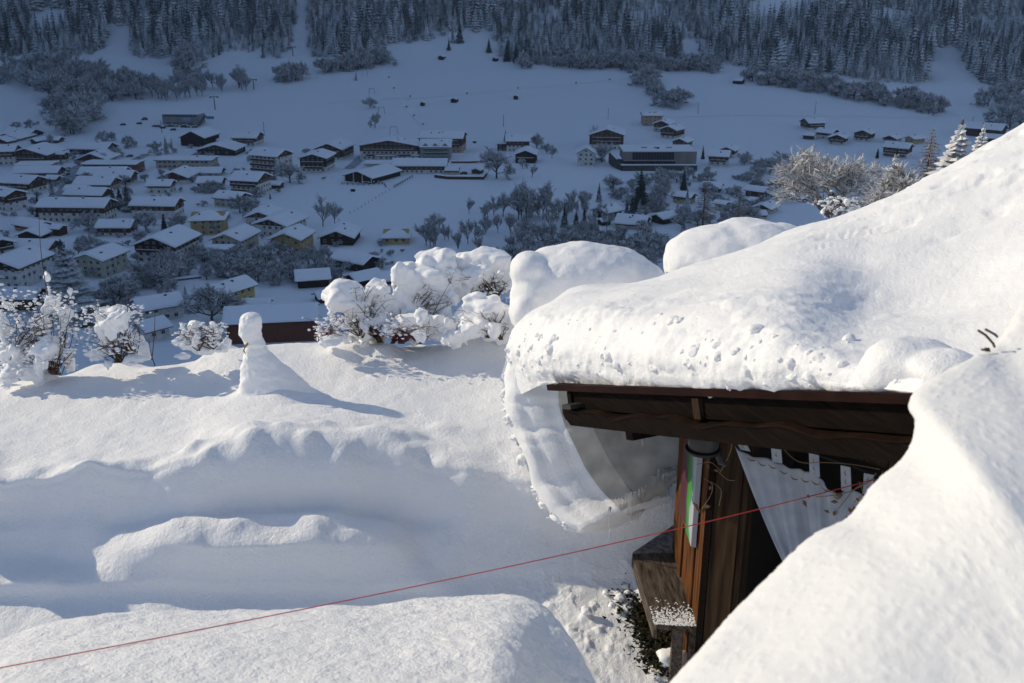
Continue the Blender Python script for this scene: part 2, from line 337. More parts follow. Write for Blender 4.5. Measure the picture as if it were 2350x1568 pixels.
# curled overhang: cross-section swept along the eave (axis b)
b_ax = np.array([0.917, 0.40, 0.0])
OUT = [(1182,765,9.4),(1164,815,9.4),(1156,875,9.4),(1160,941,9.4),(1176,990,9.38),(1196,1040,9.35),(1226,1118,9.3),(1262,1172,9.2),(1300,1208,9.1),(1338,1224,9.0)]
INN = [(1262,872,8.9),(1246,902,8.85),(1242,940,8.85),(1250,975,8.85),(1264,1012,8.85),(1286,1056,8.85),(1316,1104,8.8),(1345,1140,8.8),(1372,1172,8.75)]
out = crom(np.array([P(*q) for q in OUT]), 60); inn = crom(np.array([P(*q) for q in INN]), 60)
sec = []                                            # section loop: outer, tip, inner
nt = 10
tip = np.array([(1-t)*out[-1] + t*inn[-1] + np.array([0, 0, -0.03*math.sin(math.pi*t)]) for t in np.linspace(0, 1, nt)[1:-1]])
loop = np.concatenate([out, tip, inn[::-1]])
NS = 60; Ls = np.linspace(0, 1.9, NS); g = []
for i, L_ in enumerate(Ls):
    w = np.concatenate([np.linspace(0, 1, 60), np.ones(nt-2), np.linspace(1, 0, 60)])
    rise = 0.34*(L_/1.3)
    inw = np.concatenate([np.zeros(60), np.linspace(0, 1, nt-2), np.ones(60)])
    g.append(loop + b_ax*0.45*inw[:, None]*(1-L_/1.9) + b_ax*L_*(1-0.12*w[:, None]) + np.array([0, 0, 1.0])*rise*w[:, None]**1.3)
g = np.array(g); n_ = normals(g)
iw = np.concatenate([np.ones(60), np.ones(nt-2), np.zeros(60)])[None, :]
stri = np.sin(np.concatenate([np.zeros(60), np.zeros(nt-2), np.linspace(0, 1, 60)])*0)[None]
dsp = fbm(g*3, 3)*0.03 + iw*(np.maximum(0, fbm(g*8, 3))*0.07) + (1-iw)*fbm(np.stack([g[..., 0]*1.5, g[..., 1]*1.5, g[..., 2]*1.5], -1), 2)*0.03
sgn = 1.0
gd = g + n_*dsp[..., None]*sgn
SNOWD = varied('shade_toned_dirty_snow', (.42, .39, .34), (.62, .59, .54), 5, .7, bump=.3, bdist=.02)  # hollow's shade painted in as darker brown, along with some dirt
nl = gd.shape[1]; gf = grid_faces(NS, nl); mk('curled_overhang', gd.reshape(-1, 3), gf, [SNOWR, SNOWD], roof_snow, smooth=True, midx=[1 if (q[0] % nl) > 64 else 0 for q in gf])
# cut end face of the overhang, with layered bands
K = 26; ef = []
for j in range(K):
    t = j/(K-1); line = (1-t)*gd[0, :60] + t*gd[0, -1:-61:-1]
    bulge = 0.05*math.sin(math.pi*min(1, t/.5))*(t < .5) - 0.03*np.exp(-((t-0.46)/0.03)**2) - 0.03*np.exp(-((t-0.72)/0.035)**2) + 0.45*t - 0.45*(max(0, t-.38)/.62)**1.4
    ef.append(line - b_ax*bulge)
ef = np.array(ef); ef = ef - b_ax*(fbm(ef*2.5, 2)*0.02 + np.maximum(0, fbm(ef*14, 2))*0.045*np.linspace(1, 0, K)[:, None]**4)[..., None]
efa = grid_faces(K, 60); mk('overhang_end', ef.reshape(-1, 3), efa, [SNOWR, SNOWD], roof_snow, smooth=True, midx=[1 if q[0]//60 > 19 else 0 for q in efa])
tq = gd[0, 59:60+nt-1]; tq = np.array([tq[min(len(tq)-1, int(round(i*(len(tq)-1)/(K-1))))] for i in range(K)]); lo = np.stack([ef[:, 59], (ef[:, 59]+tq)/2-[0, 0, .01], tq, tq+b_ax*.3], 1)
mk('overhang_tip', lo.reshape(-1, 3), grid_faces(K, 4), SNOWR, roof_snow, smooth=True)
# crumbs clinging to the outer rim
rim = MB()
for k in range(46):
    i = int(rs.uniform(2, 58)); c = ef[int(abs(rs.normal(0, 2))) % 8, i] + rs.normal(0, 0.012, 3); r_ = abs(rs.normal(0.012, 0.016))+0.006
    rim.add(ICO2[0]*[r_*1.3, r_, r_*rs.uniform(.6, 1.3)]*(1+0.5*fbm(ICO2[0]*1.8+k*3, 3)[:, None]) + c, ICO2[1])
kind(rim.build('rim_crumbs', SNOWR, roof_snow, smooth=True), 'stuff')
# icicles
ICE = mat('ice', (0.95, 0.97, 0.98), 0.06); _b = ICE.node_tree.nodes['Principled BSDF']; _b.inputs['Transmission Weight'].default_value = 0.85; _b.inputs['IOR'].default_value = 1.31
for x, y, L_ in [(850,1305,215),(895,1240,60),(915,1235,55),(940,1240,70),(965,1215,60),(985,1205,130),(1005,1200,255),(1020,1195,90),(1035,1195,140),(1058,1180,195),(1080,1165,170),(1097,1160,80),(1150,1085,65),(1165,1080,40),(1190,1030,90),(1226,1040,385),(1240,1035,180),(1252,1040,240),(1268,1030,340),(1285,1030,290),(1303,1020,350),(1318,1015,120),(1333,1010,180),(1350,1000,70),(1078,818,52),(1120,800,40)]:
    u, v = pp('R5', x, y); dd = 8.62 + (u-1325)/240*0.42; c = P(u, v, dd); ln = L_*psc('R5')*dd/FO/math.cos(R(27)); r0 = 0.006+0.011*min(1, ln/0.5)
    kk = 7; pts = [c + [0.004*math.sin(3*j+x), 0.003*math.cos(2*j+x), 0.05-(ln+0.05)*j/(kk-1)] for j in range(kk)]
    MB().tube(pts, [r0*(1-j/(kk-1))**0.8*(1+0.12*math.sin(j*2.4+x))+0.0008 for j in range(kk)], 8).build('icicle', ICE, roof_snow, smooth=True)

# snow-buried hedge mounds behind the roof
m1 = blobs('snow_mound', [(1340,640,150,82,12.2,.6),(1440,650,90,62,12.3,.5),(1215,620,48,44,12.0,.3),(1230,680,60,60,12.0,.3),(1205,720,38,48,11.9,.25),(1290,600,80,40,12.2,.4),(1400,610,90,42,12.3,.5),(1300,720,100,80,12.2,.4),(1480,660,60,50,12.3,.4)], SNOWR, vox=0.03, noise=0.06, nscale=3, smooth_it=8)
tag(m1, 'rounded snow mound behind the left end of the roof snow, beside the shrubs', 'snow mound')
m2 = blobs('snow_mound', [(1650,590,125,72,12.6,.7),(1720,570,110,66,12.7,.8),(1590,610,68,72,12.5,.4),(1780,580,90,66,12.8,.8)], SNOWR, vox=0.03, noise=0.05, nscale=3, smooth_it=8)
tag(m2, 'smooth snow hump showing above the roof snow, right of the other mound', 'snow mound')

# near snow banks
NB = [[(-150,1560,3.9),(0,1473,4.05),(200,1424,4.2),(500,1402,4.35),(800,1392,4.45),(1000,1378,4.5),(1150,1371,4.5),(1225,1385,4.4),(1275,1425,4.25),(1330,1500,4.0),(1420,1640,3.6)],
      [(-150,1600,3.5),(0,1500,3.65),(200,1455,3.8),(500,1432,3.9),(800,1425,4.0),(1000,1412,4.05),(1140,1405,4.05),(1205,1420,4.0),(1240,1460,3.9),(1280,1530,3.7),(1360,1660,3.4)],
      [(-150,1680,3.0),(0,1570,3.1),(200,1530,3.2),(500,1510,3.25),(800,1500,3.3),(1000,1495,3.3),(1120,1490,3.3),(1180,1510,3.3),(1200,1550,3.2),(1240,1610,3.1),(1300,1720,2.95)],
      [(-150,1780,2.5),(0,1720,2.5),(200,1690,2.5),(500,1680,2.5),(800,1670,2.5),(1000,1670,2.5),(1110,1670,2.5),(1170,1680,2.5),(1190,1700,2.5),(1220,1760,2.5),(1270,1850,2.5)]]
def back(row, drop, out_):                              # rows continuing beyond the crest, down to the ground
    return [tuple(P(q[0], q[1]+drop, q[2]+out_)) + (0,) for q in row]
NBc = [back(NB[0], 700, 0.5), back(NB[0], 90, 0.5), back(NB[0], 9, 0.25)] + NB
nb = patch('snow_bank', NBc, 220, 420, SNOW, disp=lambda g, n: fbm(g*2.5, 3)*0.02+fbm(g*18, 3)*0.005)
tag(nb, 'sunlit rounded snow bank across the bottom left, under the red cord', 'snow bank')
RB = [[(2420,640,2.9),(2350,690,2.8),(2290,785,2.7),(2235,822,2.6),(2125,888,2.5),(2094,930,2.45),(2108,975,2.4),(2085,1045,2.35),(2010,1115,2.3),(1955,1192,2.25),(1870,1242,2.2),(1790,1320,2.15),(1700,1402,2.1),(1615,1485,2.0),(1530,1570,1.95),(1440,1660,1.9)],
      [(2500,700,2.7),(2420,760,2.6),(2340,850,2.5),(2270,890,2.4),(2180,930,2.33),(2140,960,2.28),(2140,1010,2.24),(2120,1075,2.2),(2060,1140,2.15),(2005,1215,2.1),(1925,1272,2.05),(1845,1350,2.0),(1755,1435,1.95),(1670,1520,1.88),(1590,1600,1.83),(1500,1690,1.8)],
      [(2600,850,2.3),(2540,930,2.2),(2460,1010,2.1),(2390,1060,2.0),(2310,1090,1.95),(2270,1110,1.92),(2250,1150,1.9),(2230,1200,1.87),(2190,1260,1.84),(2130,1330,1.8),(2060,1390,1.77),(1980,1470,1.73),(1890,1550,1.7),(1800,1630,1.66),(1720,1710,1.63),(1630,1800,1.6)],
      [(2800,1100,1.8),(2740,1200,1.75),(2680,1300,1.7),(2620,1380,1.65),(2560,1430,1.6),(2520,1460,1.58),(2500,1490,1.56),(2480,1520,1.55),(2440,1580,1.53),(2390,1640,1.51),(2330,1700,1.5),(2260,1760,1.48),(2170,1840,1.46),(2080,1910,1.44),(1990,1990,1.42),(1900,2070,1.4)]]
RBc = [[tuple(P(q[0]+dx, q[1]+dy, q[2]+dd))+(0,) for q in RB[0]] for dx, dy, dd in ((150, 900, .5), (70, 80, .45), (12, 10, .2))] + RB
def rb_disp(g, n):
    return fbm(g*1.5, 2)*0.015 + fbm(g*30, 2)*0.0012 + np.maximum(0, fbm(g*75, 2))*0.0022
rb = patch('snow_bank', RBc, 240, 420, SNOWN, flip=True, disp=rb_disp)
tag(rb, 'close glittering snow bank filling the lower right corner before the hut', 'snow bank')
# ------------------------------------------------------------------ snow figure on the lawn
PAN['S1'] = (800, 1150, 1200*2350/1981)
def Py(u, v, Y):
    r = ray(u, v); return CAM + r*(Y/r[1])
SF = [(170,318,338),(176,290,366),(190,265,388),(215,250,394),(250,241,398),(285,243,402),(310,250,404),(335,264,410),(360,284,420),(375,296,428),(395,304,436),(425,300,452),(460,287,486),(500,275,528),(545,266,575),(600,261,640),(650,257,700),(700,247,770),(745,225,850),(800,200,900)]
YC = 10.58; secs = []
for y, a, b in SF:
    pa, pb = Py(*pp('S1', a, y), YC), Py(*pp('S1', b, y), YC); secs.append(((pa[0]+pb[0])/2, (pb[0]-pa[0])/2, pa[2]))
secs = crom(np.array(secs), 130); N = 90; th = np.linspace(0, 2*math.pi, N, endpoint=False); g = []
zt = secs[0, 2]
for c, w, z in secs:
    dep = min(w, 0.16)*0.95 + 0.45*max(0, w-0.16); tt = (zt-z)
    g.append(np.stack([c + w*np.cos(th), YC + 0.02 - dep*np.sin(th), np.full(N, z)], -1))
g = np.array(g); n_ = normals(np.concatenate([g, g[:, :1]], 1))[:, :N]
lay = noise3(np.stack([g[..., 0]*1.2, g[..., 1]*1.2, g[..., 2]*22], -1))*0.012 + fbm(g*5, 3)*0.022 + fbm(g*22, 2)*0.007
outw = g - np.stack([np.repeat(secs[:, :1], N, 1), np.full(g.shape[:2], YC+.02), g[..., 2]], -1); outw /= np.linalg.norm(outw, axis=-1, keepdims=True)+1e-9
g = g + outw*lay[..., None]
f = [(i*N+j, i*N+(j+1) % N, (i+1)*N+(j+1) % N, (i+1)*N+j) for i in range(129) for j in range(N)] + [tuple(range(N))]
fig = thing('snow_figure', 'tall bird-like column of snow standing alone on the lawn', 'snow figure', (0, 0, 0))
mk('snow_column', g.reshape(-1, 3), [q[::-1] for q in f], SNOWB, fig, smooth=True)
BARK = varied('bark', (0.05, 0.03, 0.02), (0.13, 0.09, 0.06), 20, 0.85)
WOODTIP = varied('wood_tip', (0.25, 0.16, 0.07), (0.4, 0.28, 0.14), 30)
c = Py(*pp('S1', 300, 388), YC-0.12); MB().tube([c+[0.03, 0.05, 0.03], c, c+[-0.02, -0.02, -0.05], c+[0.0, -0.02, -0.09]], [.012, .014, .01, .003], 6).build('twig', WOODTIP, fig)

# ------------------------------------------------------------------ hut
WOOD_D = varied('dark_timber', (0.003, 0.0022, 0.0018), (0.012, 0.007, 0.0045), 4, 0.8, (1, 1, 12), 0.4)
WOOD_R = varied('reddish_timber', (0.011, 0.0045, 0.0035), (0.026, 0.010, 0.007), 5, 0.6, (1, 1, 1), 0.2)
WOOD_O = varied('orange_edge_timber', (0.004, 0.0025, 0.002), (0.022, 0.009, 0.004), 5, 0.6)
WOOD_P = varied('weathered_planks', (0.028, 0.012, 0.006), (0.17, 0.068, 0.024), 3, 0.7, (9, 9, 0.7), 0.3)
WOOD_B = varied('brown_post_timber', (0.016, 0.010, 0.006), (0.06, 0.036, 0.021), 3, 0.75, (8, 8, 0.6), 0.3)
WOOD_G = varied('grey_bench_timber', (0.03, 0.024, 0.02), (0.15, 0.12, 0.095), 4, 0.75, (9, 1.5, 9), 0.3)
FROST_G = varied('frosted_bench_timber', (0.07, 0.06, 0.06), (0.32, 0.30, 0.30), 6, 0.8, (3, 3, 3), 0.3)
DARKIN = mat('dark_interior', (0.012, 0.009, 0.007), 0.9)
METAL = mat('grey_metal', (0.05, 0.047, 0.043), 0.4, metal=0.3); BLACKM = mat('black_metal', (0.015, 0.015, 0.016), 0.4)
PL, PR0 = P(1300, 905, 8.02), P(2095, 941, 4.5)
e1 = (PR0-PL)/np.linalg.norm(PR0-PL); e2 = np.array([e1[1]*-1, e1[0], 0.0]); e2 = np.array([0.917, 0.40, 0.0]); e2 -= e1*np.dot(e1, e2); e2 /= np.linalg.norm(e2); e3 = np.cross(e2, e1); e3 = e3 if e3[2] > 0 else -e3
LB = np.linalg.norm(PR0-PL)*1.35
hut = thing('wooden_hut', 'dark timber garden hut half buried under deep snow', 'hut', (0, 0, 0))
def obox(name, a0, a1, b0, b1, c0, c1, m, parent=hut, O=PL, E=None, wob=0.0, n=1):
    E = E or (e1, e2, e3); mb = MB()
    v = [O + E[0]*x + E[1]*y + E[2]*z for x, y, z in boxv(a0, a1, b0, b1, c0, c1)]
    return mb.add(v, BF).build(name, m, parent)
roofd = obox('roof', -0.27, LB, -0.05, 3.2, 0.035, 0.085, WOOD_R)
obox('fascia_board', 0.02, LB, 0.0, 0.035, -0.12, 0.033, WOOD_D, roofd)
mb = MB()
NBm = 60; rowv = []
for i in range(NBm):                                     # barge beam with a wavy waney upper edge
    a = 0.06 + (LB-0.06)*i/(NBm-1); wv = 0.018*math.sin(a*5.1)+0.012*math.sin(a*11+1)
    lo = -0.245 + (0.06 if i == 0 else 0)
    rowv += [PL+e1*a+e2*(-0.07)+e3*(-0.135+wv), PL+e1*a+e2*(-0.07)+e3*lo, PL+e1*a+e2*0.06+e3*lo, PL+e1*a+e2*0.06+e3*(-0.125)]
mb.add(rowv, [(i*4+j, i*4+(j+1) % 4, i*4+4+(j+1) % 4, i*4+4+j) for i in range(NBm-1) for j in range(4)] + [(0, 1, 2, 3), tuple((NBm-1)*4+j for j in (3, 2, 1, 0))])
beam = mb.build('barge_beam', WOOD_D, hut)
mb = MB(); rowv = []
for i in range(NBm):
    a = 0.06 + (LB-0.06)*i/(NBm-1); wv = 0.018*math.sin(a*5.1)+0.012*math.sin(a*11+1); wd = 0.004+0.004*math.sin(a*7)
    rowv += [PL+e1*a+e2*(-0.076)+e3*(-0.13+wv), PL+e1*a+e2*(-0.076)+e3*(-0.135-wd+wv), PL+e1*a+e2*(-0.03)+e3*(-0.118+wv)]
mb.add(rowv, [(i*3+j, i*3+(j+1) % 3, i*3+3+(j+1) % 3, i*3+3+j) for i in range(NBm-1) for j in range(3)]).build('waney_edge', WOOD_O, beam)
obox('cross_block', 1.95, 2.03, -0.03, 0.0, -0.12, 0.02, WOOD_B, beam)
obox('metal_bracket', 0.14, 0.30, -0.12, 0.0, -0.10, -0.065, METAL, beam)
cu = MB(); c = PL + e1*0.03 - e2*0.03 + e3*(-0.17)
cu.tube([c+e1*0.06-e3*0.02, c+e1*0.0-e3*0.015, c-e1*0.05+e3*0.015, c-e1*0.075+e3*0.05], [.035, .03, .02, .006], 8).build('carved_tail', WOOD_D, beam, smooth=True)
c = P(*pp('R5', 985, 755), 8.05); st = MB(); q = [c + e2*x + e3*z + e1*y for x, y, z in boxv(0, 0.7, -0.06, 0.06, -0.06, 0.08)]
st.add(q, BF).build('purlin_end', WOOD_R, hut)
obox('cross_block', 0.05, 0.12, -0.02, 0.0, -0.11, 0.02, WOOD_D, beam)
# walls
A0, B0 = np.array([1.50, 7.74]), np.array([1.53, 6.52]); d2 = np.array([0.77, -0.64]); d2 /= np.linalg.norm(d2); nd = np.array([0.64, 0.77]); nd /= np.linalg.norm(nd)
def roof_z(p):
    q = np.array([p[0], p[1]]) - PL[:2]; ah = e1[:2]/np.linalg.norm(e1[:2]); return PL[2] + (q @ ah)*e1[2]/np.linalg.norm(e1[:2])
wallb = mk('bench_wall', *((lambda vs: (vs, BF))([(*(A0+[.02, 0]), 94.5), (*(B0+[.02, 0]), 94.5), (*(B0+[.10, 0]), 94.5), (*(A0+[.10, 0]), 94.5), (*(A0+[.02, 0]), roof_z(A0)), (*(B0+[.02, 0]), roof_z(B0)), (*(B0+[.10, 0]), roof_z(B0)), (*(A0+[.10, 0]), roof_z(A0))])), WOOD_D, hut)
npl = 8
for i in range(npl):
    p, q = A0+(B0-A0)*(i/npl)+[0, -.004], A0+(B0-A0)*((i+1)/npl)+[0, .004]; o = np.array([-0.008-0.008*(i % 3), 0]); k_ = np.array([0.018, 0])
    vs = [(*(p+o), 94.5), (*(q+o), 94.5), (*(q+k_), 94.5), (*(p+k_), 94.5), (*(p+o), roof_z(p)-.02), (*(q+o), roof_z(q)-.02), (*(q+k_), roof_z(q)-.02), (*(p+k_), roof_z(p)-.02)]
    mk('plank', vs, BF, WOOD_P, wallb)
def wbox(name, s0, s1, n0, n1, z0, z1, m, parent=hut):      # along the door wall
    vs = [(*(B0 + d2*a + nd*b), 100+z) for a, b, z in boxv(s0, s1, n0, n1, z0, z1)]
    return mk(name, vs, BF, m, parent)
post = wbox('corner_post', 0.04, 0.25, -0.02, 0.14, -5.6, -2.5, WOOD_B)
wbox('post_trim', -0.02, 0.037, -0.03, 0.10, -5.6, -2.5, WOOD_D, post)
wbox('post_trim', 0.253, 0.30, 0.0, 0.12, -5.6, -2.5, WOOD_B, post)
head = wbox('door_header', 0.30, 2.0, 0.05, 0.10, -3.0, -2.62, WOOD_D)
for i in range(10):
    wbox('plank', 0.302+i*0.16, 0.302+i*0.16+0.152, 0.02+0.006*(i % 2), 0.047, -2.99, -2.63, WOOD_B, head)
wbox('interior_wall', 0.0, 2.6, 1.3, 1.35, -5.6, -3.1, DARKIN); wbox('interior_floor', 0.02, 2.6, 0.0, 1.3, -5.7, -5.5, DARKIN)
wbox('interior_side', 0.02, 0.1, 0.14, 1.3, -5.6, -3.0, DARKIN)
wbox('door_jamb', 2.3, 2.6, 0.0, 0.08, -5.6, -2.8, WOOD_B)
# curtain on tabs
CURT = varied('pale_blue_cloth', (0.31, 0.34, 0.40), (0.42, 0.44, 0.47), 8, 0.9, (1, 1, 1), 0.1)
GOLD = mat('gold_trim', (0.25, 0.20, 0.10), 0.6)
def Wp(x, y, off=0.0):
    u, v = pp('R6', x, y); r = ray(u, v)[:2]; t = (float(B0 @ nd) + off)/float(r @ nd); return CAM + ray(u, v)*t
curt = thing('curtain', 'pale blue cloth curtain tied aside in the dark hut doorway', 'curtain', (0, 0, 0))
TOPc = [(790,185),(850,225),(905,250),(985,270),(1040,300),(1090,330),(1150,345),(1200,352),(1250,372),(1290,405),(1340,440),(1390,462),(1440,440),(1500,450),(1560,520),(1620,560)]
BOTc = [(1092,890),(1110,900),(1130,915),(1160,930),(1190,945),(1220,960),(1250,975),(1290,990),(1330,1005),(1370,1020),(1410,1035),(1450,1050),(1500,1070),(1550,1090),(1600,1110),(1650,1130)]
ct = crom(np.array([Wp(*q, -0.03) for q in TOPc]), 90); cb = crom(np.array([Wp(*q, -0.05) for q in BOTc]), 90)
gg = []
for i in range(50):
    t = i/49; row = ct*(1-t)+cb*t; rip = 0.03*np.sin(np.linspace(0, 30, 90)*(1-0.25*t)+2.5*t)*(0.25+0.75*t) + 0.035*np.sin(np.linspace(0, 9, 90)+1) + 0.012*np.sin(np.linspace(0, 61, 90)+4*t)
    gg.append(row - np.array([*nd, 0])*rip[:, None])
cl = mk('cloth', np.array(gg).reshape(-1, 3), grid_faces(50, 90), CURT, curt, smooth=True); sm = cl.modifiers.new('s', 'SOLIDIFY'); sm.thickness = 0.004
for k, (x, y, x2, y2) in enumerate([(785,150,820,215),(990,165,1005,285),(1212,235,1222,365),(1395,305,1405,450),(1530,350,1530,470)]):
    a, b, c, d = Wp(x, y, -.05), Wp(x+56, y+12, -.05), Wp(x2+52, y2+10, -.055), Wp(x2-6, y2, -.055)
    o = mk('tab', [a, b, c, d], [(0, 1, 2, 3)], CURT, curt); o.modifiers.new('s', 'SOLIDIFY').thickness = 0.006
    mid = [a*(1-t)*.5+b*(1-t)*.5+c*t*.5+d*t*.5 + np.array([*nd, 0])*-0.006 + np.array([0.008*math.sin(t*18), 0, 0]) for t in np.linspace(.1, .9, 12)]
    MB().tube(mid, 0.003, 4).build('embroidery', GOLD, o)
tr = MB()
for k in range(9):
    x0 = 850+k*62; y0 = float(np.interp(x0, [q[0] for q in TOPc], [q[1] for q in TOPc]))+32
    tr.tube([Wp(x0+52*t, y0+14*math.sin(math.pi*t)+20*t, -0.085) for t in np.linspace(0, 1, 7)], [.001, .004, .006, .007, .006, .004, .001], 4)
kind(tr.build('gold_scallops', GOLD, cl), 'stuff')
MB().tube([Wp(770, 140, -.03), Wp(1010, 172, -.03), Wp(1240, 240, -.03), Wp(1640, 372, -.03)], 0.008, 6).build('curtain_rod', BLACKM, hut)
# lamp
lc = P(*pp('R5', 1505, 812), 6.75)
lamp = thing('wall_lamp', 'round grey metal lamp under the hut beam beside the post', 'lamp', lc)
dome = MB(); prof = [(0.0, .11), (.06, .105), (.095, .075), (.108, .02), (.108, -.035), (.1, -.05)]; nn = 20
dome.add([(r*math.cos(2*math.pi*j/nn), r*math.sin(2*math.pi*j/nn), z) for r, z in prof for j in range(nn)], [(i*nn+j, (i+1)*nn+j, (i+1)*nn+(j+1) % nn, i*nn+(j+1) % nn) for i in range(len(prof)-1) for j in range(nn)]).build('shade', METAL, lamp, smooth=True)
rg = MB(); rg.tube([(0.112*math.cos(w), 0.112*math.sin(w), -0.06) for w in np.linspace(0, 2*math.pi, 25)], 0.016, 6).build('rim', BLACKM, lamp, smooth=True)
bl = MB(); bl.add(ICO1[0]*[.085, .085, .05]+[0, 0, -.05], ICO1[1]).build('glass', mat('lamp_glass', (.35, .34, .32), .25), lamp, smooth=True)
MB().tube([(.09, -.04, -.07), (.12, -.06, -.13), (.16, -.07, -.15)], [.02, .025, .018], 6).build('bracket', BLACKM, lamp); MB().tube([(0, 0, .1), (0, 0, .3)], .012, 6).build('rod', BLACKM, lamp)
# painted board on the bench wall (abstract)
PAINT = mat('abstract_paint', (.2, .05, .1), .5); n, l, b = nodes(PAINT)
tc = n.new('ShaderNodeTexCoord'); sx = n.new('ShaderNodeSeparateXYZ'); l.new(tc.outputs['Generated'], sx.inputs[0])
wv = n.new('ShaderNodeTexNoise'); wv.inputs['Scale'].default_value = 3.5; l.new(tc.outputs['Generated'], wv.inputs['Vector'])
ma = n.new('ShaderNodeMath'); ma.operation = 'MULTIPLY_ADD'; ma.inputs[1].default_value = 0.55; l.new(wv.outputs[0], ma.inputs[0])
mc = n.new('ShaderNodeMath'); mc.operation = 'SUBTRACT'; mc.inputs[0].default_value = 0.80; l.new(sx.outputs['Y'], mc.inputs[1])
md = n.new('ShaderNodeMath'); md.operation = 'MULTIPLY_ADD'; md.inputs[1].default_value = 0.25; l.new(sx.outputs['Z'], md.inputs[0]); l.new(mc.outputs[0], md.inputs[2]); l.new(md.outputs[0], ma.inputs[2])
rp = ramp(n, [(0.0, (.05, .018, .035)), (.62, (.09, .018, .03)), (.66, (.015, .16, .03)), (.90, (.06, .30, .05)), (.93, (.33, .35, .42))]); rp.color_ramp.elements.new(1.0).color = (.40, .42, .48, 1)
l.new(ma.outputs[0], rp.inputs[0]); l.new(rp.outputs[0], b.inputs['Base Color'])
pn = thing('painted_board', 'abstract painting in purple, green and white hung above the bench', 'painting', (0, 0, 0))
mk('board', boxv(1.46, 1.487, 6.78, 7.36, 95.75, 97.05), BF, PAINT, pn)
mk('backing', boxv(1.4875, 1.50, 6.775, 7.365, 95.745, 97.055), BF, mat('board_edge', (.45, .45, .48), .7), pn)

# bench (two arms)
bench = thing('bench', 'weathered grey wooden corner bench against the hut wall, dusted with snow', 'bench', (0, 0, 0))
SFL, SFR, SNL, SNR = Pz(1450, 1276, -4.9), Pz(1552, 1274, -4.9), Pz(1500, 1440, -4.9), Pz(1612, 1446, -4.9)
for i in range(3):
    t0, t1 = i/3+.006, (i+1)/3-.006; a, b_, c, d = SFL*(1-t0)+SFR*t0, SFL*(1-t1)+SFR*t1, SNL*(1-t1)+SNR*t1, SNL*(1-t0)+SNR*t0
    if i == 0: loopv = [a, b_, c, d*.86+c*.14+[0, 0, 0], d*.97+a*.03+[.02, 0, 0], d*.9+a*.1]
    else: loopv = [a, b_, c, d]
    m_ = len(loopv); top = [q+[0, 0, .022] for q in loopv]; bot = [q-[0, 0, .022] for q in loopv]
    mk('seat_plank', top+bot, [tuple(range(m_)), tuple(range(2*m_-1, m_-1, -1))]+[(j, (j+1) % m_ , m_+(j+1) % m_, m_+j) for j in range(m_)], WOOD_G, bench)
FA, FB, FC, FD = Pz(1452, 1273, -4.89), Pz(1556, 1271, -4.89), Pz(1660, 1206, -4.89), Pz(1556, 1203, -4.89)
mk('far_seat', [q+np.array([0, 0, .024]) for q in (FA, FB, FC, FD)]+[q-np.array([0, 0, .03]) for q in (FA, FB, FC, FD)], BF[1:2]+[(0, 1, 2, 3), (0, 1, 5, 4), (1, 2, 6, 5), (2, 3, 7, 6), (3, 0, 4, 7)], FROST_G, bench)
dn = np.array([0, 0, 1.0])
ap = MB(); ap.add([SFL-dn*.022, SNL-dn*.022, SNL-dn*.11, SFL-dn*.11]+[q+np.array([.03, 0, 0]) for q in (SFL-dn*.022, SNL-dn*.022, SNL-dn*.11, SFL-dn*.11)], [(0, 1, 2, 3), (7, 6, 5, 4), (0, 4, 5, 1), (1, 5, 6, 2), (2, 6, 7, 3), (3, 7, 4, 0)]).build('apron', WOOD_G, bench)
for q, w_ in ((SNR*.9+SNL*.1, .0), (SFR*.6+SFL*.4, .25), (SNR*.55+SNL*.45, .1)):
    MB().box(q[0]-.05, q[0]+.04, q[1]+.02+w_*.2, q[1]+.08+w_*.2, 94.45, q[2]-.024).build('leg', WOOD_G, bench)
dust = MB()
for k in range(900):
    t, s = abs(rs.normal(0, .11)), rs.uniform(0.02, .98); q = (SNL*(1-s)+SNR*s)*(1-t)+(SFL*(1-s)+SFR*s)*t; r_ = rs.uniform(.002, .009)
    dust.add(ICO1[0]*[r_, r_, r_*.35]+q+[0, .01, .024], ICO1[1])
kind(dust.build('snow_dusting', SNOWB, bench, smooth=True), 'stuff')

# bare leafy ground below the bench, loose clods
LEAF = varied('leaf_litter', (0.012, 0.014, 0.008), (0.06, 0.05, 0.03), 9, .8); lm = MB()
for k in range(2600):
    t = rs.uniform(0, 1); u = 1445+75*t+rs.normal(0, 24)+20*rs.rand(); v = 1345+195*t+rs.normal(0, 10); q = on_garden(u, v) if k < 60 else Pz(u, v, -5.42-0.05*rs.rand())
    a = rs.uniform(0, 6.28); L_ = rs.uniform(.012, .035); w_ = L_*.5; tz = rs.normal(0, .012, 4); dx, dy = math.cos(a), math.sin(a)
    lm.add([(q[0]-dx*L_, q[1]-dy*L_, q[2]+.03+tz[0]), (q[0]-dy*w_, q[1]+dx*w_, q[2]+.03+tz[1]), (q[0]+dx*L_, q[1]+dy*L_, q[2]+.03+tz[2]), (q[0]+dy*w_, q[1]-dx*w_, q[2]+.03+tz[3])], [(0, 1, 2, 3)])
kind(lm.build('leaf_litter', LEAF), 'stuff', 'dark bare ground with dead leaves under the bench')
patchv = [Pz(1440+75*t+s*38+6*math.sin(9*t), 1330+215*t, -5.405) for t in np.linspace(0, 1, 12) for s in (-1, 1.6)]
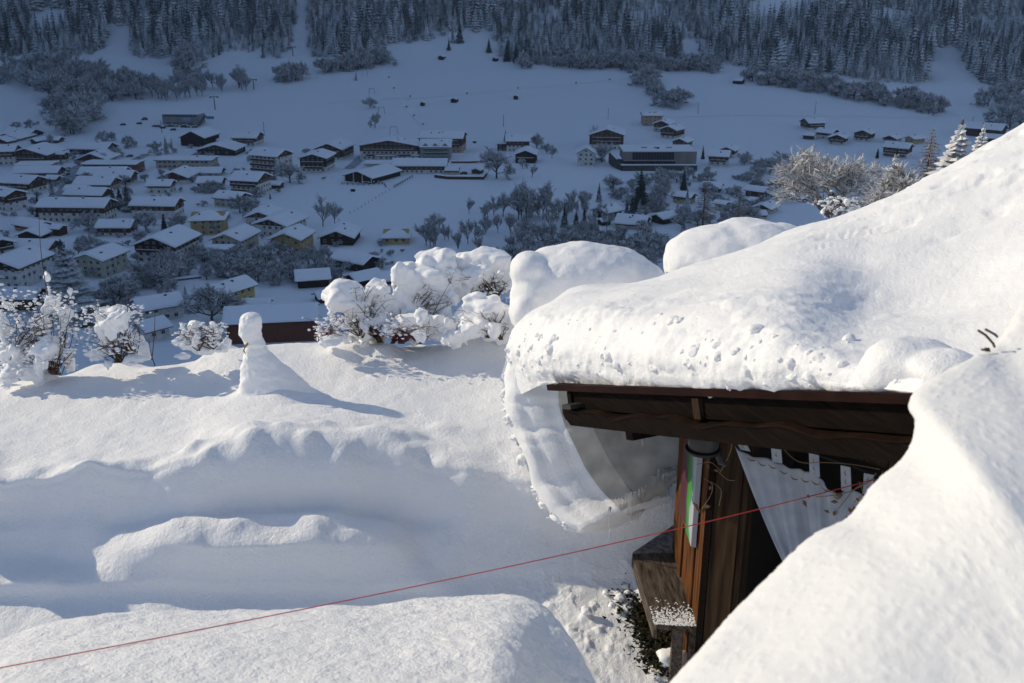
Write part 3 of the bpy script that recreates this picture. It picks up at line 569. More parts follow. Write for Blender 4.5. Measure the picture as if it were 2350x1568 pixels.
for i, (u, v, r_) in enumerate([(1545,1510,.13),(1436,1345,.04),(1405,1390,.035),(1425,1372,.05),(1440,1360,.03),(1345,1402,.05),(1478,1352,.03),(1390,1360,.03)]):
    q = Pz(u, v, -5.38); nv = ICO2[0]*(1+0.3*fbm(ICO2[0]*2+i*7, 3)[:, None])*[r_, r_*.9, r_*(.55 if i == 0 else .8)]
    tag(mk('snow_clod', nv+q, ICO2[1], SNOWB, smooth=True), ['large snow clod lying by the foot of the bench leg'][0] if i == 0 else 'small loose snow clod on the trodden snow left of the bench', 'snow clod', None if i == 0 else 'snow clods by the bench')

# red cord
RED = mat('red_cord', (0.55, 0.05, 0.04), .6)
ca, cb_ = Wp(1600, 385, -0.12), P(-80, 1548, 3.2); pts = [ca*(1-t)+cb_*t - np.array([0, 0, 0.05*4*t*(1-t)]) for t in np.linspace(0, 1, 40)]
tag(MB().tube(pts, [0.0034*(1-.45*i/39) for i in range(40)], 6).build('stretched_string', RED, smooth=True), 'thin red string stretched from the hut across the snow', 'string')
# dry vine
VINE = mat('dry_vine', (.22, .15, .08), .8); VLEAF = mat('dry_leaf', (.14, .075, .035), .8)
def vine(label, pts_list, leaves, pl):
    t = thing('dry_vine', label, 'vine', (0, 0, 0), 0, 'dry vines on the hut')
    for p_ in pts_list: MB().tube(crom(np.array([pl(*q) for q in p_]), 30), .0028, 4).build('stem', VINE, t)
    for x, y in leaves:
        q = pl(x, y); a = rs.uniform(0, 6.28); s = rs.uniform(.018, .034); ax = np.array([math.cos(a)*d2[0], math.cos(a)*d2[1], math.sin(a)]); bx = np.array([-math.sin(a)*d2[0], -math.sin(a)*d2[1], math.cos(a)]); nn_ = np.array([*nd, 0])
        mk('leaf', [q, q+ax*s+bx*s*.6, q+ax*s*2.1-nn_*.012, q+ax*s-bx*s*.6], [(0, 1, 2, 3)], VLEAF, t)
vine('dry brown vine with shrivelled leaves hanging at the right of the curtain', [[(1600,350),(1560,400),(1480,440),(1380,560)],[(1640,340),(1600,420),(1540,470),(1470,560)],[(1620,330),(1450,300),(1300,290),(1150,285),(1040,190)],[(1500,400),(1520,470),(1470,520)],[(1590,390),(1440,460),(1350,480),(1250,490)]], [(1470,545),(1500,520),(1330,585),(1205,500),(1170,505),(1360,480),(1420,600),(1380,520),(1460,590),(1520,500),(1350,600)], lambda x, y: Wp(x, y, -.1))
vine('thin dry vine dangling over the corner post beside the painting', [[(770,160),(750,240),(700,340),(690,350)],[(560,300),(640,290),(700,340)],[(600,380),(650,420),(640,480),(590,560)],[(640,400),(700,450),(690,540)],[(690,350),(740,390),(780,395)]], [(690,345),(570,560),(630,450),(610,300),(580,585),(640,545)], lambda x, y: Wp(x, y, -.12))
# twig poking out of the near snow bank
tw = MB(); PAN['T1'] = (3600, 1100, 496*2350/1296)
for p_ in ([(990,760),(975,720),(940,680),(895,630),(815,580)], [(1020,650),(995,625),(950,600),(890,568)], [(940,795),(900,790),(850,780)], [(935,775),(885,772)]):
    tw.tube([P(*pp('T1', *q), 2.62) for q in p_], .0035, 5)
tag(tw.build('twig', BARK), 'bare dark twigs poking out of the near snow bank', 'twig')

# ------------------------------------------------------------------ snow-laden shrubs
STEM = varied('shrub_stems', (0.045, 0.026, 0.018), (0.15, 0.10, 0.07), 30, .85); REDSTEM = mat('red_stems', (0.11, 0.03, 0.03), .7)
def shrub(label, pan, depth, bases, bl, ntw=60, spread=1.0, stem=STEM, bits=160, vox=0.018, box=None, seed=1, noise=0.055, irr=.38, sc=1.0):
    r = np.random.RandomState(seed); t = thing('snowy_shrub', label, 'shrub', (0, 0, 0), 0, 'snow-laden shrubs along the garden edge'); s = psc(pan)
    items = [(*pp(pan, x, y), rx*s*1.2*sc, ry*s*1.15*sc, depth + r.normal(0, .12), None) for x, y, rx, ry in bl]
    for q in list(items):
        for _ in range(2):
            k_ = r.uniform(.22, .42); items.append((q[0]+r.uniform(-.6, .6)*q[2], q[1]+q[3]*r.uniform(.8, 1.5), q[2]*k_, q[3]*k_*r.uniform(1.0, 1.7), q[4]+r.normal(0, .08), None))
        for _ in range(2):
            an = r.uniform(0, 6.28); k_ = r.uniform(.32, .6); items.append((q[0]+math.cos(an)*q[2]*.85, q[1]+math.sin(an)*q[3]*.8+q[3]*.15, q[2]*k_, q[3]*k_*r.uniform(.8, 1.3), q[4]+r.normal(0, .07)-.03, None))
    o = blobs('snow_load', [q[:5] for q in items], SNOWB, t, vox=vox, noise=noise, nscale=3.2, smooth_it=5, irr=irr)
    x0, x1, y0, y1 = box; st = MB(); bt = MB()
    for k in range(ntw):
        bx_, by_ = bases[r.randint(len(bases))]; ex_ = r.uniform(x0, x1); ey_ = r.uniform(y0, by_-30)
        d0 = depth + r.normal(0, .08); d1 = depth - r.uniform(-.15, .32)
        p0 = P(*pp(pan, bx_+r.normal(0, 14), by_), d0); p1 = P(*pp(pan, ex_, ey_), d1); m_ = (p0+p1)/2 + [r.normal(0, .05), r.normal(0, .04), .04+abs(p1[0]-p0[0])*.15]
        c = crom(np.array([p0, m_, p1]), 8); st.tube(c, np.linspace(.0065, .0022, 8)*spread, 4, 0, False)
        for q in range(3):
            i = r.randint(3, 8); L_ = r.uniform(.06, .2); dr = np.array([r.normal(0, 1), r.normal(0, .5), abs(r.normal(.4, .6))]); dr /= np.linalg.norm(dr)
            st.tube([c[i], c[i]+dr*L_*.5+[0, 0, .01], c[i]+dr*L_], [.003, .0022, .0014], 3, 0, False)
            if r.rand() < .65:
                e = c[i]+dr*L_*r.uniform(.4, 1.0); sz = r.uniform(.006, .024); bt.add(ICO1[0]*(1+.35*noise3(ICO1[0]*1.7+k+q)[:, None])*[sz*1.2, sz, sz*.9]+e, ICO1[1])
    for k in range(bits):
        x, y = r.uniform(x0, x1), r.uniform(y0, y1); sz = r.uniform(.005, .02); c = P(*pp(pan, x, y), depth-r.uniform(-.1, .3)); bt.add(ICO1[0]*(1+.4*noise3(ICO1[0]*1.5+k)[:, None])*[sz*1.6, sz, sz*.8]+c, ICO1[1])
    kind(st.build('stems', stem, t), 'stuff'); kind(bt.build('snow_bits', SNOWB, t, smooth=True), 'stuff')
    return t
shrub('snow-laden shrub with a big cap leaning left, above the brown barn', 'Q4', 12.8, [(850,1230),(640,1180)], [(470,720,165,110),(560,740,120,130),(400,790,110,80),(640,760,70,90),(520,860,60,50),(330,850,50,40),(810,650,85,80),(750,700,50,50),(860,690,60,55),(670,980,60,70),(600,1110,60,60),(740,1220,110,90),(690,1130,70,80),(780,1010,50,45),(360,1000,40,25),(520,1200,60,30),(880,830,90,90),(780,860,80,80),(660,860,80,90),(560,960,70,70),(880,980,60,60)], 80, box=(330,900,620,1180), bits=120, seed=2)
shrub('tallest snow-laden shrub in the middle of the row, with a domed top', 'Q4', 13.0, [(960,1240),(1060,1240),(1240,1230)], [(1430,350,160,100),(1340,400,90,70),(1500,420,90,90),(1060,540,90,100),(1130,440,80,50),(1020,620,55,70),(1280,540,170,90),(1200,620,130,110),(1120,680,80,80),(1220,760,70,90),(1420,560,120,70),(1330,730,80,80),(1370,660,60,60),(1480,620,70,55),(1010,740,40,40),(1250,880,50,60),(1530,700,60,90),(1600,760,60,60),(1440,860,70,70),(1080,800,110,90),(1180,890,100,80),(1450,760,100,100),(1010,880,80,80),(1330,880,80,80)], 110, box=(960,1600,480,1150), bits=150, seed=3)
shrub('broad snow-laden shrub with a mushroom cap beside the right snow mound', 'Q4', 13.2, [(2050,760),(1960,900),(1900,900)], [(1900,370,215,85),(1780,430,110,90),(2040,400,100,70),(1720,560,90,100),(1700,660,60,70),(1610,520,65,65),(1580,600,45,45),(2110,510,90,95),(2160,600,60,60),(1850,520,120,90),(1960,560,90,70),(1640,690,60,80)], 60, box=(1600,2200,480,900), bits=60, seed=4)
shrub('low rounded heap of snow-covered shrub at the foot of the mushroom cap', 'Q4', 12.3, [(1960,1180),(2100,1200)], [(1830,770,110,65),(1950,870,180,80),(1720,960,105,90),(1860,1050,170,80),(2110,950,140,120),(2060,1050,110,90),(1760,1110,90,60),(1700,1170,80,60),(2000,800,90,60),(1620,1190,90,50),(1540,1200,60,40),(1900,940,120,80)], 30, box=(1600,2200,860,1180), bits=30, seed=5)
shrub('low red-stemmed shrub bowed under a tongue of snow, beneath the tallest one', 'Q4', 12.5, [(1060,1240),(1250,1240)], [(1180,1010,180,65),(1040,1040,130,60),(1300,990,90,60),(960,1090,60,50),(1250,940,60,60),(1380,1060,75,80),(1340,1130,60,60),(1250,1150,55,60),(1200,1210,45,40),(1450,1010,70,70),(1520,940,60,80),(1480,1120,80,60),(1560,1060,70,70)], 55, box=(900,1450,1010,1200), bits=60, seed=6, stem=REDSTEM)
shrub('open frosted shrub carrying big snow lumps at the left edge', 'P6', 12.6, [(350,1080),(380,1090),(60,1000)], [(350,600,42,48),(310,650,30,40),(290,740,45,50),(435,690,45,65),(420,740,30,40),(315,440,18,34),(15,770,42,85),(320,920,95,110),(280,1010,90,90),(360,880,60,70),(130,960,80,75),(60,1010,80,80),(20,950,60,60),(200,880,45,45),(220,1060,110,50),(60,1090,90,50),(470,1000,38,48),(440,960,25,30),(230,800,28,20),(140,740,30,18),(60,620,30,25),(465,525,18,28),(370,660,40,30)], 75, box=(0,520,520,1060), bits=420, seed=7, irr=.6, sc=.84)
shrub('frosted shrub with one big fan of snow, in front of the white garage', 'P6', 12.4, [(900,980),(800,1010)], [(770,680,95,65),(710,720,55,60),(820,720,60,60),(700,780,50,50),(760,740,70,60),(930,890,62,62),(880,860,40,45),(950,940,55,45),(640,950,55,28),(690,935,45,20),(720,1010,35,26),(790,960,18,36),(900,985,70,30),(690,880,14,16),(735,875,14,16),(550,840,18,16),(860,780,22,50)], 45, box=(560,960,620,960), bits=260, seed=8, irr=.6, sc=.84)
shrub('small snowy sprigs on the lawn edge left of the snow figure', 'P6', 12.2, [(1340,930),(1430,920)], [(1295,750,34,28),(1300,800,30,50),(1320,850,30,40),(1330,890,45,45),(1210,860,50,24),(1260,900,40,24),(1430,750,18,20),(1395,805,22,16),(1425,795,26,22),(1475,790,28,32),(1470,830,24,20),(1440,850,30,18),(1400,900,60,30),(1470,905,70,24),(1520,880,26,40),(1360,930,70,20),(1230,960,60,20)], 30, box=(1180,1530,740,900), bits=120, seed=9, irr=.6, sc=.84)
shrub('small frosted red-twigged sprig on the lawn right of the snow figure', 'P6', 12.5, [(2165,870),(2185,870)], [(2180,860,40,30),(2135,770,16,10),(2230,860,60,24),(2290,840,50,22)], 16, box=(2100,2330,700,850), bits=60, seed=10, stem=REDSTEM)
# tall dry stalks at the left edge
for x, y0, y1, lean, lb in ((262,0,560,60,'tallest thin dry stalk with snow tufts before the dark spruce'), (860,540,860,-30,'thin snow-tipped stalk rising above the fan of snow'), (1040,690,990,-22,'bare dark stalk stuck in the snow before the garage'), (1000,840,1030,42,'short bare stalk leaning right in front of the garage shrub')):
    t = MB(); t.tube([P(*pp('P6', x+lean*s*s, y0+(y1-y0)*s), 12.2) for s in np.linspace(0, 1, 10)], np.linspace(.003, .007, 10), 5)
    o = t.build('dry_stalk', STEM); tag(o, lb, 'stalk', 'dry stalks along the lawn edge')
# ------------------------------------------------------------------ village
WC = {'w': (.60, .59, .57), 'b': (.085, .042, .026), 'd': (.032, .022, .017), 'o': (.44, .33, .17), 'y': (.50, .39, .16), 'p': (.47, .33, .26), 'g': (.42, .43, .35), 'c': (.47, .42, .33), 'k': (.10, .10, .10), 'r': (.16, .065, .04), 'm': (.30, .30, .29)}
WM = {}
for k_, c_ in WC.items():
    wood = k_ in 'bdr'
    WM[k_] = varied('wall_'+k_, tuple(.72*q for q in c_), tuple(min(1, 1.2*q) for q in c_), 0.9 if not wood else 1.4, .85, (1, 1, 1) if not wood else (5, 5, .5), detail=6)
ROOFE = mat('roof_edge_timber', (.05, .028, .018), .8); GLASS = mat('window_glass', (.02, .025, .03), .12, spec=.5); WFR = mat('window_frame', (.45, .42, .38), .7); BALC = WM['b']; BALG = mat('green_balcony', (.05, .09, .06), .8)
CHIM = mat('chimney_dark', (.06, .055, .05), .8); SHUT = mat('shutter_wood', (.09, .05, .03), .8)
def win_mesh():
    mb = MB(); mb.box(-.5, .5, -.02, .06, -.5, .5, 1)
    for a in (boxv(-.56, -.47, -.03, .12, -.56, .56), boxv(.47, .56, -.03, .12, -.56, .56), boxv(-.469, .469, -.03, .118, .47, .56), boxv(-.469, .469, -.03, .16, -.60, -.47), boxv(-.035, .035, .0, .10, -.469, .469)): mb.add(a, BF, 0)
    me = bpy.data.meshes.new('window'); me.from_pydata(mb.v, [], mb.f); me.materials.append(WFR); me.materials.append(GLASS); me.polygons.foreach_set('material_index', mb.m); return me
WIN = win_mesh()
def window(parent, loc, nrm, w=1.1, h=1.2):              # nrm: outward direction angle in local xy
    o = bpy.data.objects.new('window', WIN); link(o, parent); o.location = loc; o.rotation_euler = (0, 0, nrm - math.pi/2); o.scale = (w, 1, h); return o
def gable_prism(L, W, z0, h, rise, e=0.0):
    a, b = L/2+e, W/2+e
    v = [(s*a, y, z) for s in (-1, 1) for y, z in ((-b, z0), (b, z0), (b, h), (0, h+rise), (-b, h))]
    return v, [(0, 4, 3, 2, 1), (5, 6, 7, 8, 9), (0, 5, 9, 4), (1, 2, 7, 6), (0, 1, 6, 5), (4, 9, 8, 3), (2, 3, 8, 7)]
def snow_cap(L, W, z_e, rise, ov, t, seed, hip=0.0):
    r = np.random.RandomState(seed); b = W/2+ov; sl = rise/(W/2); ze = z_e - ov*sl
    ys = np.array([-1.0, -1.02, -.985, -.9, -.6, -.3, -.06, .06, .3, .6, .9, .985, 1.02, 1.0])*b
    th = np.array([0.02, .45, .88, 1, 1, 1, .96, .96, 1, 1, 1, .88, .45, 0.02])*t
    xs_ = np.array([-1, -1.0, -.985, -.9, -.45, 0, .45, .9, .985, 1.0, 1])*(L/2+ov); xt = np.array([0, .5, .9, 1, 1, 1, 1, 1, .9, .5, 0])
    g = np.zeros((len(xs_), len(ys), 3))
    for i in range(len(xs_)):
        f = 1.0 if hip == 0 else 1.0
        for j in range(len(ys)):
            zb = ze + (b-min(abs(ys[j]), b))*sl
            if hip: zb = min(zb, ze + (L/2+ov-min(abs(xs_[i]), L/2+ov))*sl*1.05 + 0.0)
            g[i, j] = (xs_[i], ys[j], zb + .06 + th[j]*xt[i] + r.normal(0, .03)*xt[i])
    return g.reshape(-1, 3), [q for q in grid_faces(len(xs_), len(ys))]
def roof_slab(L, W, z_e, rise, ov, t=.2, hip=0):
    a, b = L/2+ov, W/2+ov; sl = rise/(W/2); ze = z_e-ov*sl; zr = z_e+rise
    if hip:
        k = min(b, a*.98)
        v = [(-a, -b, ze), (a, -b, ze), (a, b, ze), (-a, b, ze), (-a+k, 0, zr), (a-k, 0, zr), (-a, -b, ze-t), (a, -b, ze-t), (a, b, ze-t), (-a, b, ze-t)]
        return v, [(0, 1, 5, 4), (1, 2, 5), (2, 3, 4, 5), (3, 0, 4), (6, 7, 1, 0), (7, 8, 2, 1), (8, 9, 3, 2), (9, 6, 0, 3), (9, 8, 7, 6)]
    pr = [(-b, ze), (0, zr), (b, ze), (b, ze-t), (0, zr-t), (-b, ze-t)]
    v = [(s*a, y, z+.03) for s in (-1, 1) for y, z in pr]
    return v, [(0, 1, 4, 5), (1, 2, 3, 4), (11, 10, 7, 6), (10, 9, 8, 7), (0, 6, 7, 1), (1, 7, 8, 2), (2, 8, 9, 3), (3, 9, 10, 4), (4, 10, 11, 5), (5, 11, 6, 0)]
HC = [0]
def house(pan, x0, x1, yb, hp, th, k, style, label, cat='house', name='chalet', pitch=21, ov=None, t=.8, chim=1, win=True, group='village houses', hip=0, ww=1.15, dorm=0, sink=0.4):
    HC[0] += 1; seed = HC[0]; r = np.random.RandomState(seed)
    g = ground_at(*pp(pan, (x0+x1)/2, yb)); dep = np.linalg.norm(g-CAM)*1.0; m = psc(pan)*(g-CAM).dot(FW)/FO
    k = k*.66 if abs(th) < 26 and k > 1.35 else (k*1.2 if abs(th) > 50 and pitch > 12 else k)
    S = (x1-x0)*m; c, s = abs(math.cos(R(th))), abs(math.sin(R(th)))
    ov = (1.0 if S > 9 else .5) if ov is None else ov
    W = (S - 2*ov*(c+s))/(k*c+s); L = k*W
    vd = (g[:2]-CAM[:2]); vd /= np.linalg.norm(vd); half = (L*s+W*c)/2
    ctr = g[:2] + vd*half; h = max(1.6, hp*m/math.cos(R(10))); rise = W/2*math.tan(R(pitch))
    z = min(g[2], float(H(*ctr)))
    o = thing(name, label, cat, (ctr[0], ctr[1], g[2]), R(th), group)
    lo, up = style[0], style[1]; fr = int(style[2:4])/100.0; nb = int(style[5]) if len(style) > 5 and style[4] == 'B' else 0
    zb = -sink-1.0; hl = h*fr
    if fr > 0.02:
        if fr > .98: v, f = gable_prism(L, W, zb, h, rise); mk('wall', v, f, WM[lo], o)
        else: mk('wall', boxv(-L/2, L/2, -W/2, W/2, zb, hl), BF, WM[lo], o)
    if fr <= .98:
        v, f = gable_prism(L, W, hl if fr > .02 else zb, h, rise, .05 if fr > .02 else 0); mk('upper_wall' if fr > .02 else 'wall', v, f, WM[up], o)
    if hip: rise2 = rise
    rf = mk('roof', *roof_slab(L, W, h, rise, ov, hip=hip), ROOFE, o)
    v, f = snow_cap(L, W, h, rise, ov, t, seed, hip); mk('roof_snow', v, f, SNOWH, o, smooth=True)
    lc = np.array([math.cos(-R(th))*(-vd[0]) - math.sin(-R(th))*(-vd[1]), math.sin(-R(th))*(-vd[0]) + math.cos(-R(th))*(-vd[1])])   # direction to the camera, local
    sx_, sy_ = (1 if lc[0] > 0 else -1), (1 if lc[1] > 0 else -1)
    if chim:
        for q in range(chim):
            cx_, cy_ = r.uniform(-.3, .3)*L, sy_*r.uniform(.08, .28)*W; zc = h + rise*(1-abs(cy_)/(W/2)); ch = mk('chimney', boxv(cx_-.35, cx_+.35, cy_-.35, cy_+.35, zc-.1, zc+t+.55), BF, CHIM, rf)
            mk('chimney_snow', boxv(cx_-.42, cx_+.42, cy_-.42, cy_+.42, zc+t+.553, zc+t+.75), BF, SNOWH, rf)
    ns = max(1, int(round(h/2.7))); fh = h/ns
    faces = []
    if abs(lc[0]) > .25: faces.append(('g', sx_, W))
    if abs(lc[1]) > .25: faces.append(('e', sy_, L))
    for kind_, sg, wd in faces:
        if win:
            nc = max(1, int(wd/3.0)); rows = ns + (1 if kind_ == 'g' and rise > 2.2 else 0)
            for i in range(rows):
                n_here = nc if i < ns else max(1, nc-2); zz = (i+.55)*fh if i < ns else h+.35*rise
                for j in range(n_here):
                    if r.rand() < .12: continue
                    q = (j+.5-n_here/2)*(wd/nc)*.92 + r.normal(0, .12); pr = .05 if zz > hl and fr <= .98 and fr > .02 else 0
                    if kind_ == 'g': window(o, (sg*(L/2+pr+.002), q, zz), 0 if sg > 0 else math.pi, ww*r.choice([.85, 1, 1, 1.25]), 1.15 if i < ns else .9)
                    else: window(o, (q, sg*(W/2+pr+.002), zz), math.pi/2*sg, ww*r.choice([.85, 1, 1, 1.25]), 1.15)
    # balconies along the main visible face
    if nb and faces:
        kind_, sg, wd = max(faces, key=lambda q: abs(lc[0 if q[0] == 'g' else 1]))
        for i in range(nb):
            zz = h - (nb-i)*fh + (0 if i < nb else 0) - .1; zz = max(zz, 1.2)
            span = wd*r.uniform(.78, .96)/2; dp = 1.15
            def bb(y0, y1, q0, q1, z0, z1): return boxv(q0, q1, y0, y1, z0, z1) if kind_ == 'g' else boxv(y0, y1, q0, q1, z0, z1)
            base = (L/2 if kind_ == 'g' else W/2)+.055
            bo = MB(); a0, a1 = sorted((sg*base, sg*(base+dp))); bo.add(bb(-span, span, a0, a1, zz-.15, zz), BF)
            r0, r1 = sorted((sg*(base+dp-.12), sg*(base+dp))); bo.add(bb(-span, span, r0, r1, zz+.003, zz+.95), BF)
            bob = bo.build('balcony', BALC if style[1] != 'G' else BALG, o)
            r0, r1 = sorted((sg*(base+dp-.2), sg*(base+dp+.06))); mk('rail_snow', bb(-span-.03, span+.03, r0, r1, zz+.953, zz+1.12), BF, SNOWH, bob)
    if dorm:                                             # cross gables on the visible eave side
        for q in range(dorm):
            qx = (q+.5-dorm/2)*L/dorm; wdm = L/dorm*.8; rs_ = wdm/2*math.tan(R(38)); b0 = sy_*(W/2+.5); b1 = sy_*(W/2-3.0)
            v = [(qx-wdm/2, b0, h-.4), (qx+wdm/2, b0, h-.4), (qx+wdm/2, b0, h+.3), (qx, b0, h+.3+rs_), (qx-wdm/2, b0, h+.3)]; v += [(a, b1, z_) for a, _, z_ in v]
            d_ = mk('dormer', v, [(0, 1, 2, 3, 4), (9, 8, 7, 6, 5), (2, 7, 8, 3), (3, 8, 9, 4), (0, 5, 6, 1), (1, 6, 7, 2), (4, 9, 5, 0)], WM['m'], o)
            for sg2 in (-1, 1):
                p0 = np.array([qx, b0+sy_*.3, h+.4+rs_]); p1 = np.array([qx+sg2*(wdm/2+.3), b0+sy_*.3, h+.1]); bk = np.array([0, b1-b0, 0]); tt = np.array([0, 0, .5])
                mk('dormer_snow', [p0, p1, p1+bk, p0+bk, p0+tt, p1+tt*.7, p1+bk+tt*.7, p0+bk+tt], BF, SNOWH, d_)
            window(o, (qx, b0+sy_*.002, h+.5), math.pi/2*sy_, 1.6, 1.1)
    return o, L, W, h, (sx_, sy_)
